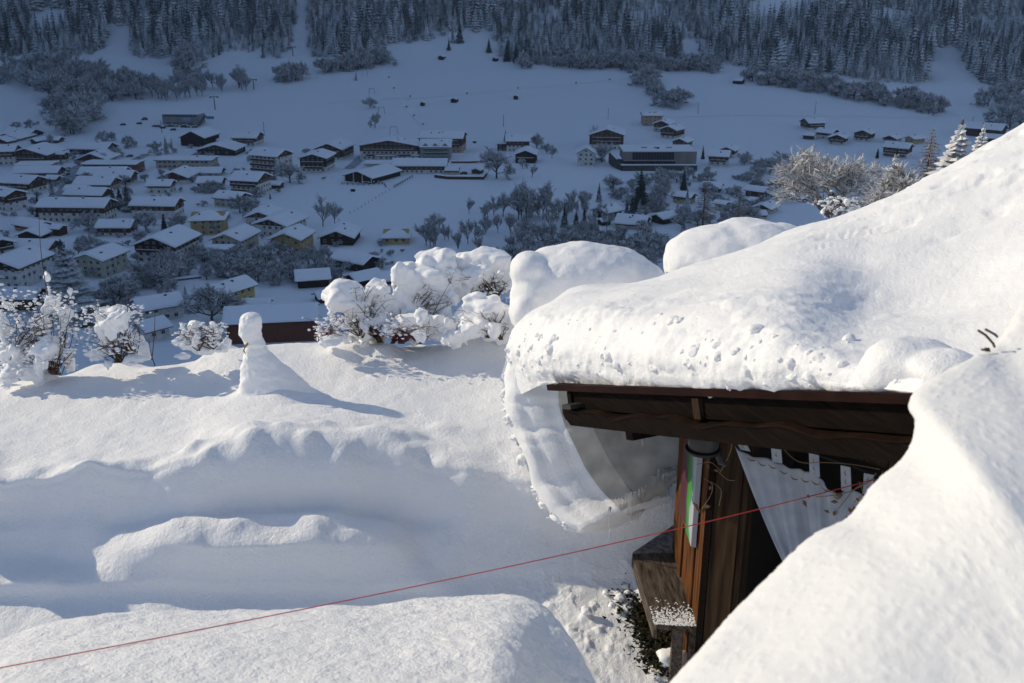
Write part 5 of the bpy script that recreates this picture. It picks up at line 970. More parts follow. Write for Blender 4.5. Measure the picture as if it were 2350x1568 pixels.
def tree_px(pan, x, yb, hp, kind_, label, group, wx=1.0, var=None):
    g = ground_at(*pp(pan, x, yb)); h = hp*psc(pan)*(g-CAM).dot(FW)/FO
    if kind_ == 's': return place_tree('spruce_tree', label, 'spruce', g, h, wx*1.25, (SPV[random.randrange(3) if var is None else var], SPT), group)
    ms = {'b': BARE, 'l': SLIM}[kind_]; return place_tree('bare_tree', label, 'tree', g, h, wx, ms[random.randrange(len(ms))], group)
VT = [('P4',560,945,270,'s','tall snowy spruce by the street in the upper left village',1),('P4',415,1085,240,'s','snowy spruce beside the house with wall lettering',1),('P4',1190,985,205,'s','leftmost of the three snowy spruces by the long white house',1.2),('P4',1262,1000,230,'s','middle one of the three snowy spruces by the long white house',1.2),('P4',1345,1035,290,'s','tallest and rightmost of the three spruces by the long white house',1.2),
      ('P4',1725,1280,230,'s','snowy spruce between frosted trees left of the tall ochre house',1.1),('P4',1740,430,180,'s','dark snowy spruce between two frosted trees below the parking area',1.0),('P6',480,660,490,'s','big dark snowy spruce towering at the left of the village',2.1),('P5',995,905,65,'s','tiny snowy spruce right of the three-storey house',1.2),
      ('Q2',940,1105,440,'s','tall snow-striped spruce below the modern building',1.15),('Q2',1395,890,235,'s','slim snowy spruce below the right end of the modern building',.9),('Q2',510,1010,200,'s','slim dark spruce at the right edge of the big field',.9),('Q2',1425,1120,245,'s','snowy spruce in front of the ochre and brown house',1.1),('Q2',1330,1130,150,'s','small spruce left of the one before the ochre and brown house',1.1),('Q2',855,1155,210,'s','snowy spruce at the left foot of the tall striped spruce',1.0),('Q2',930,1175,230,'s','slim spruce in front of the tall striped spruce',.8),('Q2',800,1150,160,'s','smaller spruce left beside the tall striped spruce',1.0),
      ('Q2',150,1280,240,'s','left one of three dark spruces in the scrub at centre right',1.0),('Q2',270,1340,260,'s','middle one of three dark spruces in the scrub at centre right',1.0),('Q2',355,1290,230,'s','right one of three dark spruces in the scrub at centre right',.9),('Q2',1595,565,150,'s','slim spruce at the right corner of the modern building',.7),('Q2',1390,1384,240,'s','snowy spruce behind the crest of the smooth snow hump',1.0),('Q1',1885,310,130,'s','lone dark spruce at the corner of the white and brown house',.9),
      ('P2',1100,350,92,'s','lone spruce standing left of the two slope spruces',1.1),('P2',1220,412,130,'s','left one of the two spruces near the upper right hay barn',1.0),('P2',1282,420,135,'s','right one of the two spruces near the upper right hay barn',1.1),('P2',208,540,55,'s','tiny spruce on the slope beside the drag lift',1.3),('P2',858,285,90,'s','left spruce of the pair beside the forest clearing',1.0),('P2',905,285,150,'s','right taller spruce of the pair beside the forest clearing',1.0),('P2',832,335,75,'s','short frosted spruce just above the upper left hay barn',1.0),
      ('P6',1245,550,60,'s','small dark spruce behind the deep-roofed white house',1.2),('P6',610,210,90,'s','small spruce in scrub below the long white house',1.3),('Q3',1090,500,90,'s','faint spruce below the big white house with two balcony rows',1.0),
      ('P4',1075,305,110,'b','left one of two frosted orchard trees below the wood',1.1),('P4',1170,300,110,'b','right one of two frosted orchard trees below the wood',1.0),('P4',1335,360,120,'b','frosted orchard tree with dark trunk on the snowfield',1.0),('P4',1400,362,70,'b','small frosted tree right of the dark-trunked orchard tree',1.1),('P4',1650,445,145,'b','round frosted tree left of the dark spruce below the parking area',.9),('P4',1810,435,170,'l','thin frosted tree right of the dark spruce below the parking area',.8),('P4',320,170,100,'b','frosted tree behind the long dark-gabled roof at the left',1.2),('P4',180,170,75,'b','smaller frosted tree behind the long dark-gabled roof at the left',1.2),('P4',1215,470,125,'b','frosted tree right of the chalet with dark gable',1.2),('P4',790,490,90,'b','frosted bush between the brown annex and the long barn',1.3),('P4',1930,555,100,'b','frosted tree in front of the long beige hall',.9),
      ('P4',930,1230,200,'b','frosted tree in front of the long white house',1.2),('P4',1530,1240,220,'b','dark-centred frosted tree right of the dark brown house',1.1),('P4',1850,1230,190,'b','frosted tree left of the tall ochre house',1.0),('P5',1200,735,240,'b','broad frosted tree in front of the tall white hotel block',1.2),('P5',680,1050,190,'b','broad frosted bush before the cream house, left half',1.3),('P5',800,1040,130,'b','broad frosted bush before the cream house, right half',1.3),('P5',1545,1190,360,'l','tall shaggy frosted tree standing alone in the big field',1.0),('P5',1670,1170,230,'l','thin bare tree beside the shaggy one in the big field',1.0),('P5',1370,430,55,'b','frosted bush behind the wide house above the horse',1.6),('P5',420,830,80,'b','small frosted tree before the brown and white house',1.2),('P5',210,840,80,'b','small snowy tree left of the brown and white house',1.2),
      ('Q1',525,160,165,'b','lone frosted tree on the slope below the drag lift',.75),('P2',303,725,72,'b','round frosted tree on the slope above the lone one',1.0),('Q1',1790,690,345,'b','big round frosted tree right of the hotel gardens',.95),('Q1',2215,375,155,'b','frosted tree right of the white and brown house',1.0),('Q1',2320,430,110,'b','thin frosted tree right of the stepped-roof barn house',1.0),('Q1',2060,585,120,'b','small orchard tree in front of the stepped-roof barn house',.9),('Q1',2165,685,150,'l','small snowy orchard tree below the stepped-roof barn house',1.0),('Q2',470,460,240,'l','frosted tree in front of the broad brown chalet',1.3),('Q2',540,600,200,'b','frosted tree between the tall white house and the modern building',.9),('Q2',20,560,160,'l','thin frosted tree left of the tall white house',1.0),('P2',468,447,34,'b','single small round bush on the upper slope',.9),('P3',1838,705,100,'b','round frosted tree standing right of the long tree line',.8),
      ('P6',1430,740,270,'b','large frosted round tree in front of the yellow gabled house',1.05),('P6',1670,460,170,'b','frosted tree above the yellow gabled house',1.2),('P6',1590,400,150,'b','frosted tree below the beige house',1.2),('P6',920,330,70,'b','frosted garden tree left of the large white chalet',1.2)]
for pan, x, y, hp, k_, lb, wx in VT: tree_px(pan, x, y, hp, k_, lb, 'village spruces' if k_ == 's' else 'frosted trees in the village', wx)
# woods and hedgerows of frosted trees (polygons of base points, overview px)
def inpoly(x, y, p):
    c = False
    for (x1, y1), (x2, y2) in zip(p, p[1:]+p[:1]):
        if (y1 > y) != (y2 > y) and x < (x2-x1)*(y-y1)/(y2-y1)+x1: c = not c
    return c
WOODS = [([(0,165),(110,150),(200,165),(320,205),(318,232),(250,262),(222,300),(200,312),(120,306),(116,262),(150,235),(100,222),(0,205)], 58, (15, 21), 'b', 'frosted tree in the wood left of the lift station', 1.0, .8),
         ([(340,232),(352,212),(440,196),(560,190),(566,212),(470,222),(400,234)], 34, (14, 20), 'l', 'slender frosted tree in the row above the lift station', 1.0, .6),
         ([(415,150),(445,135),(460,175),(430,185)], 6, (16, 24), 'b', 'frosted tree in the clump at the forest corner, upper left', .9, .8),
         ([(620,188),(700,172),(880,138),(890,150),(760,172),(640,192)], 30, (10, 17), 'b', 'frosted tree along the oblique hedge left of the drag lift', 1.0, .8),
         ([(1150,150),(1300,146),(1640,160),(1640,168),(1400,160),(1180,158)], 40, (10, 17), 'b', 'frosted tree along the forest foot above the open slope', 1.2, .8),
         ([(1465,185),(1478,178),(1560,240),(1552,256),(1510,240)], 12, (10, 15), 'b', 'frosted tree in the short hedge on the open slope', 1.1, 1),
         ([(1700,178),(1760,180),(1900,205),(2080,235),(2150,258),(2150,268),(2000,240),(1850,212),(1730,192)], 48, (9, 15), 'b', 'frosted tree in the long tree line at the right', 1.1, .8),
         ([(2220,245),(2350,225),(2350,300),(2250,292),(2300,270)], 12, (14, 20), 'b', 'frosted tree at the right edge behind the farm', 1.0, 1),
         ([(955,545),(980,500),(1080,490),(1200,495),(1380,470),(1400,560),(1180,590),(960,575)], 58, (7, 13), 'l', 'frosted tree in the scrub at the lower end of the big field', 1.0, .9),
         ([(1175,500),(1230,480),(1260,490),(1250,510),(1180,510)], 7, (16, 20), 'l', 'tall thin frosted tree at the lower edge of the big field', .9, 1),
         ([(1390,440),(1500,410),(1640,400),(1760,400),(1800,470),(1740,520),(1600,545),(1450,540)], 42, (4, 8), 'b', 'frosted shrub tree on the bank around the modern building', 1.2, .9),
         ([(1690,375),(1790,365),(1900,385),(1900,400),(1700,400)], 14, (5, 9), 'b', 'small frosted tree along the road below the far right hamlet', 1.1, 1),
         ([(350,600),(500,590),(640,575),(760,590),(745,660),(600,655),(440,640),(340,630)], 40, (4, 7), 'b', 'frosted scrub tree between the houses in the lower village', 1.2, .9),
         ([(240,690),(330,640),(420,650),(330,720)], 12, (5, 9), 'b', 'frosted bush on the bank left of the deep-roofed white house', 1.2, 1),
         ([(740,600),(860,590),(940,575),(950,600),(800,640),(750,660)], 14, (3, 5.5), 'b', 'frosted bush on the bank above the brown barns', 1.2, 1),
         ([(1060,600),(1200,580),(1500,560),(1560,600),(1300,640)], 30, (5, 9), 'b', 'frosted tree just beyond the buried shrubs at centre', 1.1, 1)]
STUFFW = {'along the forest foot': ('frosted_thicket', 'frosted bushes and trees along the foot of the spruce forest', 1.6), 'in the long tree line': ('frosted_tree_line', 'long line of frosted trees at the right, below the forest', 1.5), 'bank around the modern': ('frosted_scrub', 'frosted scrub on the bank around the modern building', 2.2), 'scrub tree between': ('frosted_scrub', 'frosted scrub between the houses in the lower village', 1.6), 'just beyond the buried': ('frosted_scrub', 'frosted scrub just beyond the buried shrubs at centre', 2.6)}
STUFF = []
for poly, n_, (h0, h1), k_, lb, wx, sp_ in WOODS:
    hit = [v for k, v in STUFFW.items() if k in lb]
    if hit: n_ = int(n_*hit[0][2]); sp_ *= .45; STUFF.append((hit[0][0], hit[0][1], []))
    xs_ = [p[0] for p in poly]; ys_ = [p[1] for p in poly]; c = 0; tr_ = 0; got = []
    while c < n_ and tr_ < 6000:
        tr_ += 1; x, y = random.uniform(min(xs_), max(xs_)), random.uniform(min(ys_), max(ys_))
        if not inpoly(x, y, poly) or any(abs(x-a)*.5+abs(y-b)*1.2 < 3*sp_ for a, b in got): continue
        got.append((x, y)); c += 1; g = ground_at(x, y)
        if hit: STUFF[-1][2].append((*g, random.uniform(h0*.45, h1))); continue
        ms = BARE if k_ == 'b' else SLIM
        place_tree('bare_tree', lb, 'tree', g-[0, 0, .3], random.uniform(h0, h1), wx*random.uniform(.85, 1.2), ms[random.randrange(len(ms))], lb.replace('tree in', 'trees in'))
# sunlit trees on the near slope at the right
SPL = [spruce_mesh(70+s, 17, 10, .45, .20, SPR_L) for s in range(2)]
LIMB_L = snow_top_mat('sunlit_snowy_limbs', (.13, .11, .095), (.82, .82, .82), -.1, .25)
def larch_mesh(seed):
    r = np.random.RandomState(seed); v = []; f = []
    for i in range(26):
        t = (i+.4)/26; z = .08+.9*t; rad = .24*(1-t)**.8+.012
        for j in range(7):
            a = 6.283*(j+r.uniform(-.4, .4))/7+i; ln = rad*r.uniform(.5, 1.2); ca, sa = math.cos(a), math.sin(a)
            for q in range(14):
                s0 = r.uniform(.1, .8); l2 = ln*.35*r.uniform(.5, 1.4); k = len(v); x0 = ln*s0; z0 = z-ln*s0*.12+r.normal(0, .004); dx, dy, dz = l2*r.uniform(.3, 1), l2*r.normal(0, .7), l2*r.normal(-.1, .35); w = .0042
                for x, y, zz in ((x0, -w, z0), (x0, w, z0+w), (x0+dx, dy+w*.4, z0+dz)): v.append((x*ca-y*sa, x*sa+y*ca, zz))
                f.append((k, k+1, k+2))
            k = len(v); w = .003
            for x, y, zz in ((0, -w, z), (0, w, z+.004), (ln, 0, z-ln*.12)): v.append((x*ca-y*sa, x*sa+y*ca, zz))
            f.append((k, k+1, k+2))
    me = bpy.data.meshes.new('crown'); me.from_pydata(v, [], f); me.materials.append(FROST_B); return me, SPT
LARCH = larch_mesh(90)
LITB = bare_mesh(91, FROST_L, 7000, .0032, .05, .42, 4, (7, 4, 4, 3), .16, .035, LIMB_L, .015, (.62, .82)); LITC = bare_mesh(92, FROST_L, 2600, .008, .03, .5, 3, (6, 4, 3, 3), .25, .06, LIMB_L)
def lit(u, vt, vb, d, meshes, name, label, wx=1.0, rz=0.3):
    top = P(u, vt, d); r = ray(u, vb); t = top[1]/r[1]; bot = CAM + r*t; h = top[2]-bot[2]; return place_tree(name, label, 'tree' if name != 'spruce_tree' else 'spruce', (bot[0], bot[1], bot[2]), h, wx, meshes, 'sunlit trees behind the roof', rz)
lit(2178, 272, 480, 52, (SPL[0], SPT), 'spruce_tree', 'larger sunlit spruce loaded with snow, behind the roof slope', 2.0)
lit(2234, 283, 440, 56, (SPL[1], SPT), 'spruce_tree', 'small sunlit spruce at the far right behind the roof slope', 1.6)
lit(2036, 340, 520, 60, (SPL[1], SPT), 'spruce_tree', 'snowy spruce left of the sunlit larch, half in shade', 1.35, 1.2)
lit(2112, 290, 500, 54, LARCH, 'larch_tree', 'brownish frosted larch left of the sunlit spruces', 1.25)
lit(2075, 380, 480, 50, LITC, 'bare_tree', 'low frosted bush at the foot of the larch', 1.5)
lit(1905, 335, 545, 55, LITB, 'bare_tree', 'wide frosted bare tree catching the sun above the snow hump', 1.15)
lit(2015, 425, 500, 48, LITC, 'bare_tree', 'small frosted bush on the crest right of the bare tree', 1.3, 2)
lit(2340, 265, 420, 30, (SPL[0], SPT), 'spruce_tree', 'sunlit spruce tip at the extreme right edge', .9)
for u, vt, vb, lb in ((1610, 408, 600, 'left russet larch rising behind the smooth snow hump'), (1690, 425, 590, 'right russet larch rising behind the smooth snow hump')):
    g = ground_at(u, vb-45); h = (vb-45-vt)*(g-CAM).dot(FW)/FO; place_tree('larch_tree', lb, 'tree', g, h, 1.3, LARCH, 'larches in the valley')
shrub('arched clump of snow on the crest of the roof snow, below the bare tree', 'Q3', 13.2, [(640,985),(860,950)], [(625,960,26,30),(655,920,26,26),(690,885,30,22),(730,865,30,18),(780,850,34,18),(825,865,28,24),(845,905,24,26),(790,920,24,20),(720,940,40,26),(880,935,26,20)], 26, box=(620,930,850,960), bits=50, seed=21)

# forest on the far slope: 300 individuals at its lower edge, the rest one mass
FB = [(0,128),(100,126),(190,128),(236,112),(250,62),(296,62),(304,132),(400,136),(480,140),(520,120),(560,118),(640,136),(668,110),(684,0),(702,0),(706,136),(760,136),(850,126),(900,106),(950,97),(1000,86),(1010,80),(1060,72),(1110,66),(1130,70),(1140,128),(1200,150),(1400,152),(1640,162),(1660,140),(1700,152),(1800,172),(1900,168),(2000,186),(2080,192),(2128,190),(2140,110),(2180,100),(2225,170),(2250,190),(2350,215)]
CLR = [[(1850,-20),(1960,-20),(1945,22),(1880,28),(1855,20)], [(2140,110),(2190,105),(2230,170),(2190,180),(2150,160)]]
fx, fy = np.array([p[0] for p in FB]), np.array([p[1] for p in FB]); cand = []
for gx_ in np.arange(-760, 820, 6.8):
    for gy_ in np.arange(880, 1215, 6.8):
        x, y = gx_+random.uniform(-2.4, 2.4), gy_+random.uniform(-2.4, 2.4); cand.append((x, y))
cand = np.array(cand); cz = H(cand[:, 0], cand[:, 1]); q3 = np.column_stack([cand, cz]); cu, cv, cd = proj(q3)
lim = np.interp(cu, fx, fy) + np.random.normal(0, 3, len(cu)); dens = noise3(np.column_stack([cand/45, 0*cz])) > -.48
ok = (cv < lim) & (cu > -90) & (cu < 2440) & dens & (cv > -75)
for poly in CLR: ok &= ~np.array([inpoly(a, b, poly) for a, b in zip(cu, cv)])
q3, edge = q3[ok], (lim-cv)[ok]
order = np.argsort(edge); fh = np.clip(np.random.normal(22, 4.5, len(q3)) + 9*noise3(np.column_stack([q3[:, :2]/38, 0*q3[:, 2]+2])), 9, 38)
for i in order[:300]:
    u_ = proj(q3[i])[0]; z_ = int(u_//(2350/6)); lbs = ['snowy spruce at the lower forest edge, far left', 'snowy spruce at the lower forest edge above the slender tree row', 'snowy spruce at the forest edge left of the upper hay barns', 'snowy spruce at the forest edge right of the upper hay barns', 'snowy spruce at the forest edge above the long tree line', 'snowy spruce at the forest edge, far right']
    place_tree('spruce_tree', lbs[max(0, min(5, z_))], 'spruce', q3[i]-[0, 0, .5], fh[i]*.92, 1.15*random.uniform(.85, 1.1), (SPM[random.randrange(4)], SPT), 'forest edge spruces')
rest = order[300:]
def scatter(name, label, pts, hs, ws, meshes):
    fp = bpy.data.meshes.new(name); fp.from_pydata([tuple(q) for q in pts], [], []); n0 = len(pts)
    for nm, dat in (('h', hs), ('rz', np.random.uniform(0, 6.28, n0)), ('w', ws)):
        at = fp.attributes.new(nm, 'FLOAT', 'POINT'); at.data.foreach_set('value', np.asarray(dat, np.float32))
    at = fp.attributes.new('pick', 'INT', 'POINT'); at.data.foreach_set('value', np.random.randint(0, len(meshes), n0).astype(np.int32))
    fo = link(bpy.data.objects.new(name, fp)); kind(fo, 'stuff', label)
    pc = bpy.data.collections.new(name+'_kinds')
    for me_ in meshes: pc.objects.link(bpy.data.objects.new('tree_kind', me_))
    ng = bpy.data.node_groups.new(name, 'GeometryNodeTree'); ng.interface.new_socket('Geometry', in_out='INPUT', socket_type='NodeSocketGeometry'); ng.interface.new_socket('Geometry', in_out='OUTPUT', socket_type='NodeSocketGeometry')
    N_ = ng.nodes; Lk = ng.links; gi = N_.new('NodeGroupInput'); go = N_.new('NodeGroupOutput'); ip = N_.new('GeometryNodeInstanceOnPoints'); ci = N_.new('GeometryNodeCollectionInfo'); ci.inputs['Collection'].default_value = pc; ci.inputs['Separate Children'].default_value = True; ci.inputs['Reset Children'].default_value = True
    def attr(nm, ty='FLOAT'): a = N_.new('GeometryNodeInputNamedAttribute'); a.data_type = ty; a.inputs['Name'].default_value = nm; return a
    ah, ar, aw, ap_ = attr('h'), attr('rz'), attr('w'), attr('pick', 'INT')
    mu = N_.new('ShaderNodeMath'); mu.operation = 'MULTIPLY'; Lk.new(ah.outputs[0], mu.inputs[0]); Lk.new(aw.outputs[0], mu.inputs[1])
    cs = N_.new('ShaderNodeCombineXYZ'); Lk.new(mu.outputs[0], cs.inputs[0]); Lk.new(mu.outputs[0], cs.inputs[1]); Lk.new(ah.outputs[0], cs.inputs[2])
    cr = N_.new('ShaderNodeCombineXYZ'); Lk.new(ar.outputs[0], cr.inputs[2]); ip.inputs['Pick Instance'].default_value = True
    Lk.new(gi.outputs[0], ip.inputs['Points']); Lk.new(ci.outputs[0], ip.inputs['Instance']); Lk.new(ap_.outputs[0], ip.inputs['Instance Index']); Lk.new(cr.outputs[0], ip.inputs['Rotation']); Lk.new(cs.outputs[0], ip.inputs['Scale']); Lk.new(ip.outputs[0], go.inputs[0])
    fo.modifiers.new(name, 'NODES').node_group = ng
def joined(pair):
    a, b = pair; me = bpy.data.meshes.new('tree'); va = [tuple(q.co) for q in a.vertices]; vb = [tuple(q.co) for q in b.vertices]; k = len(va)
    me.from_pydata(va+vb, [], [tuple(p.vertices) for p in a.polygons]+[tuple(i+k for i in p.vertices) for p in b.polygons]); me.materials.append(a.materials[0]); me.materials.append(b.materials[0])
    me.polygons.foreach_set('material_index', [0]*len(a.polygons)+[1]*len(b.polygons)); return me
scatter('forest', 'dense snowy spruce forest covering the far mountainside', q3[rest], fh[rest], np.random.uniform(.95, 1.3, len(rest)), SPM)
GS = []
while len(GS) < 190:
    x, y = random.uniform(0, 1000), random.uniform(318, 640)
    if inpoly(x, y, [(0,330),(300,325),(640,345),(660,420),(600,480),(720,560),(960,560),(900,600),(700,640),(300,640),(0,640)]): GS.append((*ground_at(x, y), random.choice([1.6, 2.2, 3, 4, 5.5])))
STUFF.append(('garden_shrubs', 'small frosted garden shrubs scattered between the village houses', GS))
JB = [joined(q) for q in BRUSH+BARE[:2]]
for nm, lb, pts_ in STUFF:
    ar_ = np.array(pts_); scatter(nm, lb, ar_[:, :3], ar_[:, 3], np.random.uniform(.9, 1.4, len(ar_)), JB)

# ------------------------------------------------------------------ roads
def road(pan, pts, w, label):
    g = np.array([ground_at(*pp(pan, *q)) for q in pts]); g = crom(g, 30); t = np.gradient(g, axis=0); n_ = np.stack([-t[:, 1], t[:, 0], 0*t[:, 0]], -1); n_ /= np.linalg.norm(n_, axis=1)[:, None]
    v = np.concatenate([g-n_*w/2, g+n_*w/2]); v[:, 2] = H(v[:, 0], v[:, 1])+.35; k = len(g)
    o = mk('road', v, [(i, i+1, k+i+1, k+i) for i in range(k-1)], ROADM); kind(o, 'structure', label)
ROADM = varied('packed_snow_road', (.24, .25, .27), (.46, .48, .52), .35, .8)
road('P4', [(1530,440),(1400,500),(1200,545),(840,560),(760,640),(700,740),(640,840),(560,960)], 5, 'greyish packed-snow village street')
road('Q1', [(430,450),(380,470),(320,530),(250,590)], 6, 'packed-snow driveway beside the big hotel')
road('P6', [(1370,570),(1200,580),(900,650),(640,690),(420,800)], 4.5, 'snowy lane behind the lawn shrubs')
ROADM = varied('trodden_ski_track', (.86, .88, .9), (.92, .93, .94), .5, .8)
road('P2', [(0,690),(350,668),(700,655),(1300,598),(1900,545),(2350,490)], 1.6, 'pale ski track crossing the open slope')
road('P3', [(0,742),(500,728),(1000,730),(1500,738),(1850,748)], 1.6, 'pale track across the right slope above the hamlets')
road('P2', [(300,480),(430,520),(520,680),(600,790),(680,870)], 1.3, 'pale drag lift track down the slope')
# ------------------------------------------------------------------ vehicles
TYRE = mat('tyre', (.012, .012, .012), .9); CG = mat('car_glass', (.015, .018, .022), .1)
def car(pan, x, y, col, rz, label, van=False):
    g = ground_at(*pp(pan, x, y)); o = thing('parked_car', label, 'car', g+[0, 0, .05], R(rz), 'cars parked in the village'); m = mat('car_paint', col, .35)
    L, W, h1, h2 = (4.3, 1.75, .85, 1.45) if not van else (5, 1.95, 1.1, 2.1); pr = [(-L/2, .3), (-L/2, h1*.9), (-L*.34, h1), (-L*.2, h2), (L*.3, h2), (L*.46, h1), (L/2, h1*.85), (L/2, .3)]
    n_ = len(pr); v = [(x_, s*W/2*(1 if z_ <= h1 else .86), z_) for s in (-1, 1) for x_, z_ in pr]
    mk('body', v, [tuple(range(n_))[::-1], tuple(range(n_, 2*n_))]+[(i, (i+1) % n_, n_+(i+1) % n_, n_+i) for i in range(n_)], m, o)
    for s in (-1, 1): mk('side_window', [(-L*.27, s*(W/2*.935), h1+.08), (L*.38, s*(W/2*.935), h1+.08), (L*.28, s*(W/2*.875), h2-.08), (-L*.18, s*(W/2*.875), h2-.08)], [(0, 1, 2, 3)], CG, o)
    mk('roof_snow', boxv(-L*.2, L*.3, -W*.4, W*.4, h2+.003, h2+.25), BF, SNOWH, o); mk('bonnet_snow', boxv(-L*.47, -L*.3, -W*.4, W*.4, h1*.93, h1+.18), BF, SNOWH, o)
    for sx in (-1, 1):
        for sy in (-1, 1): MB().tube([(sx*L*.31, sy*W*.40, .32), (sx*L*.31, sy*W*.51, .32)], .32, 10).build('wheel', TYRE, o)
for a in (('P4',1285,135,(.03,.03,.04),5,'dark car parked alone left of the lift station'),('P4',1455,122,(.05,.05,.06),0,'dark car at the left snow heap by the lift station'),('P4',1510,80,(.06,.06,.07),20,'dark vehicle behind the left snow heap by the lift station',True),('P4',1618,150,(.03,.03,.04),8,'leftmost car in the row before the lift station'),('P4',1650,152,(.12,.03,.03),5,'dark red car second in the row before the lift station'),('P4',1700,168,(.04,.04,.05),0,'dark car by the pole in front of the lift station'),('P4',1742,152,(.2,.2,.21),4,'grey car right of the pole before the lift station'),('P4',1790,150,(.04,.05,.08),2,'dark blue car in the middle of the lift station row'),('P4',1836,152,(.25,.25,.26),0,'silver car near the middle of the lift station row'),('P4',1862,128,(.25,.10,.07),0,'reddish vehicle close to the lift station wall',True),('P4',1920,158,(.05,.04,.04),6,'brown car right of the lift station row',True),('P4',1958,158,(.2,.22,.25),0,'pale car right of the brown one at the lift station'),('P4',2035,160,(.07,.06,.06),0,'long dark car at the right end of the lift station row'),('P4',1808,188,(.04,.04,.04),0,'dark car parked nearest, below the lift station row'),
          ('P4',705,598,(.3,.3,.32),80,'top car in the street queue beside the low house'),('P4',700,628,(.2,.2,.22),80,'middle car in the street queue beside the low house'),('P4',695,660,(.05,.05,.06),80,'lowest car in the street queue beside the low house'),('P4',842,640,(.05,.05,.05),5,'dark car across the street from the queue, upper'),('P4',838,668,(.06,.05,.05),5,'dark car across the street from the queue, lower'),('P4',1355,465,(.08,.07,.07),10,'car at the street corner above the long red-brown block'),('P5',805,408,(.15,.08,.07),15,'reddish car right of the dark workshop'),('P5',770,432,(.2,.2,.22),15,'pale car in front of the reddish one by the workshop'),('P6',582,768,(.02,.025,.035),35,'dark car on the lane behind the lawn shrubs, lower left'),('Q1',1450,645,(.03,.03,.03),0,'dark car behind the long retaining wall')): car(*a)
# ------------------------------------------------------------------ poles, lifts, fences, markers
POLE = mat('pole_timber', (.05, .05, .055), .8); STEEL = mat('lift_steel', (.08, .10, .13), .5)
def pole(pan, x, y0, y1, label):
    g = ground_at(*pp(pan, x, y1)); h = (y1-y0)*psc(pan)*(g-CAM).dot(FW)/FO; o = thing('utility_pole', label, 'pole', g, 0, 'poles on the slope')
    MB().tube([(0, 0, -.5), (.06*h*.3, 0, h)], [.22, .14], 6).build('mast', POLE, o); mk('crossbar', boxv(-.6, .6, -.06, .06, h-.5, h-.36), BF, POLE, o)
for a in (('P2',1198,775,852,'pole on the slope above the lone dark spruce'),('P2',1900,728,802,'pole on the slope above the broad brown chalet'),('P3',300,648,716,'pole right of the small right hamlet'),('P3',1035,640,716,'pole above the far right hamlet'),('P5',932,105,225,'tall pole beside the white balcony house'),('P4',1690,90,210,'pole among the parked cars at the lift station'),('P3',2025,735,775,'short pole near the farm at the right edge')): pole(*a)
def pylon(pan, x, y0, y1, label):
    g = ground_at(*pp(pan, x, y1)); h = (y1-y0)*psc(pan)*(g-CAM).dot(FW)/FO; o = thing('lift_pylon', label, 'pylon', g, 0, 'chairlift pylons')
    MB().tube([(0, 0, -.5), (0, 0, h)], [.5, .35], 8).build('mast', STEEL, o); mk('crossarm', boxv(-3.2, 3.2, -.3, .3, h-.2, h+.3), BF, STEEL, o)
    for s in (-1, 1): mk('wheel_train', boxv(s*2.9-.35, s*2.9+.35, -1.6, 1.6, h-1.0, h-.22), BF, STEEL, o)
    mk('crossarm_snow', boxv(-3.2, 3.2, -.35, .35, h+.303, h+.6), BF, SNOWH, o)
for a in (('P1',1445,652,738,'lowest chairlift pylon, right above the lift station'),('P1',1705,536,600,'middle chairlift pylon right of the slender tree row'),('P1',1967,318,378,'highest chairlift pylon in the forest aisle')): pylon(*a)
def portal(pan, x, y0, y1, w, label):
    g = ground_at(*pp(pan, x, y1)); m = psc(pan)*(g-CAM).dot(FW)/FO; h = (y1-y0)*m; w = w*m/2; o = thing('drag_lift_portal', label, 'lift portal', g, 0, 'drag lift portals on the slope')
    for s in (-1, 1): MB().tube([(s*w*1.15, 0, -.5), (s*w*.8, 0, h)], .16, 6).build('leg', STEEL, o)
    MB().tube([(-w*.95, 0, h), (w*.95, 0, h)], .16, 6).build('crossbar', STEEL, o)
for a in (('P2',462,853,905,50,'lowest drag lift portal, just above the hotel roof'),('P2',380,722,768,42,'drag lift portal beside the lone frosted tree'),('P2',315,597,636,36,'third drag lift portal up the slope'),('P2',268,462,512,34,'top drag lift portal near the tiny spruce')): portal(*a)
MARK = mat('marker_red', (.30, .05, .04), .7)
for i, (x, y) in enumerate(((430,525),(464,598),(547,724),(597,783),(658,842),(573,653),(953,633),(1296,598),(1686,562),(1911,540))):
    g = ground_at(*pp('P2', x, y+6)); o = MB().tube([(*g[:2], g[2]-.3), (*g[:2], g[2]+2.2)], .07, 5).box(g[0]-.9, g[0]+.9, g[1]-.05, g[1]+.05, g[2]+1.2, g[2]+2.2).build('piste_marker', MARK); tag(o, 'small red piste marker on the open ski slope', 'marker', 'piste markers')
def fence(pan, pts, n_, label, h=1.5):
    g = crom(np.array([ground_at(*pp(pan, *q)) for q in pts]), n_); o = thing('rail_fence', label, 'fence', g[0]); c = g[0]
    for i, p in enumerate(g):
        q = p-c; mk('post', boxv(q[0]-.16, q[0]+.16, q[1]-.16, q[1]+.16, q[2]-.4, q[2]+h), BF, POLE, o); mk('post_snow', boxv(q[0]-.26, q[0]+.26, q[1]-.26, q[1]+.26, q[2]+h+.003, q[2]+h+.4), BF, SNOWH, o)
        if i: 
            for z_ in (.6, 1.15): MB().tube([g[i-1]-c+[0, 0, z_], q+[0, 0, z_]], .09, 4).build('rail', POLE, o)
fence('Q1', [(178,755),(400,762),(600,752),(635,785)], 13, 'post and rail fence before the riding barn')
fence('Q1', [(720,790),(800,745),(912,680)], 10, 'post and rail fence climbing from the field to the stable house')
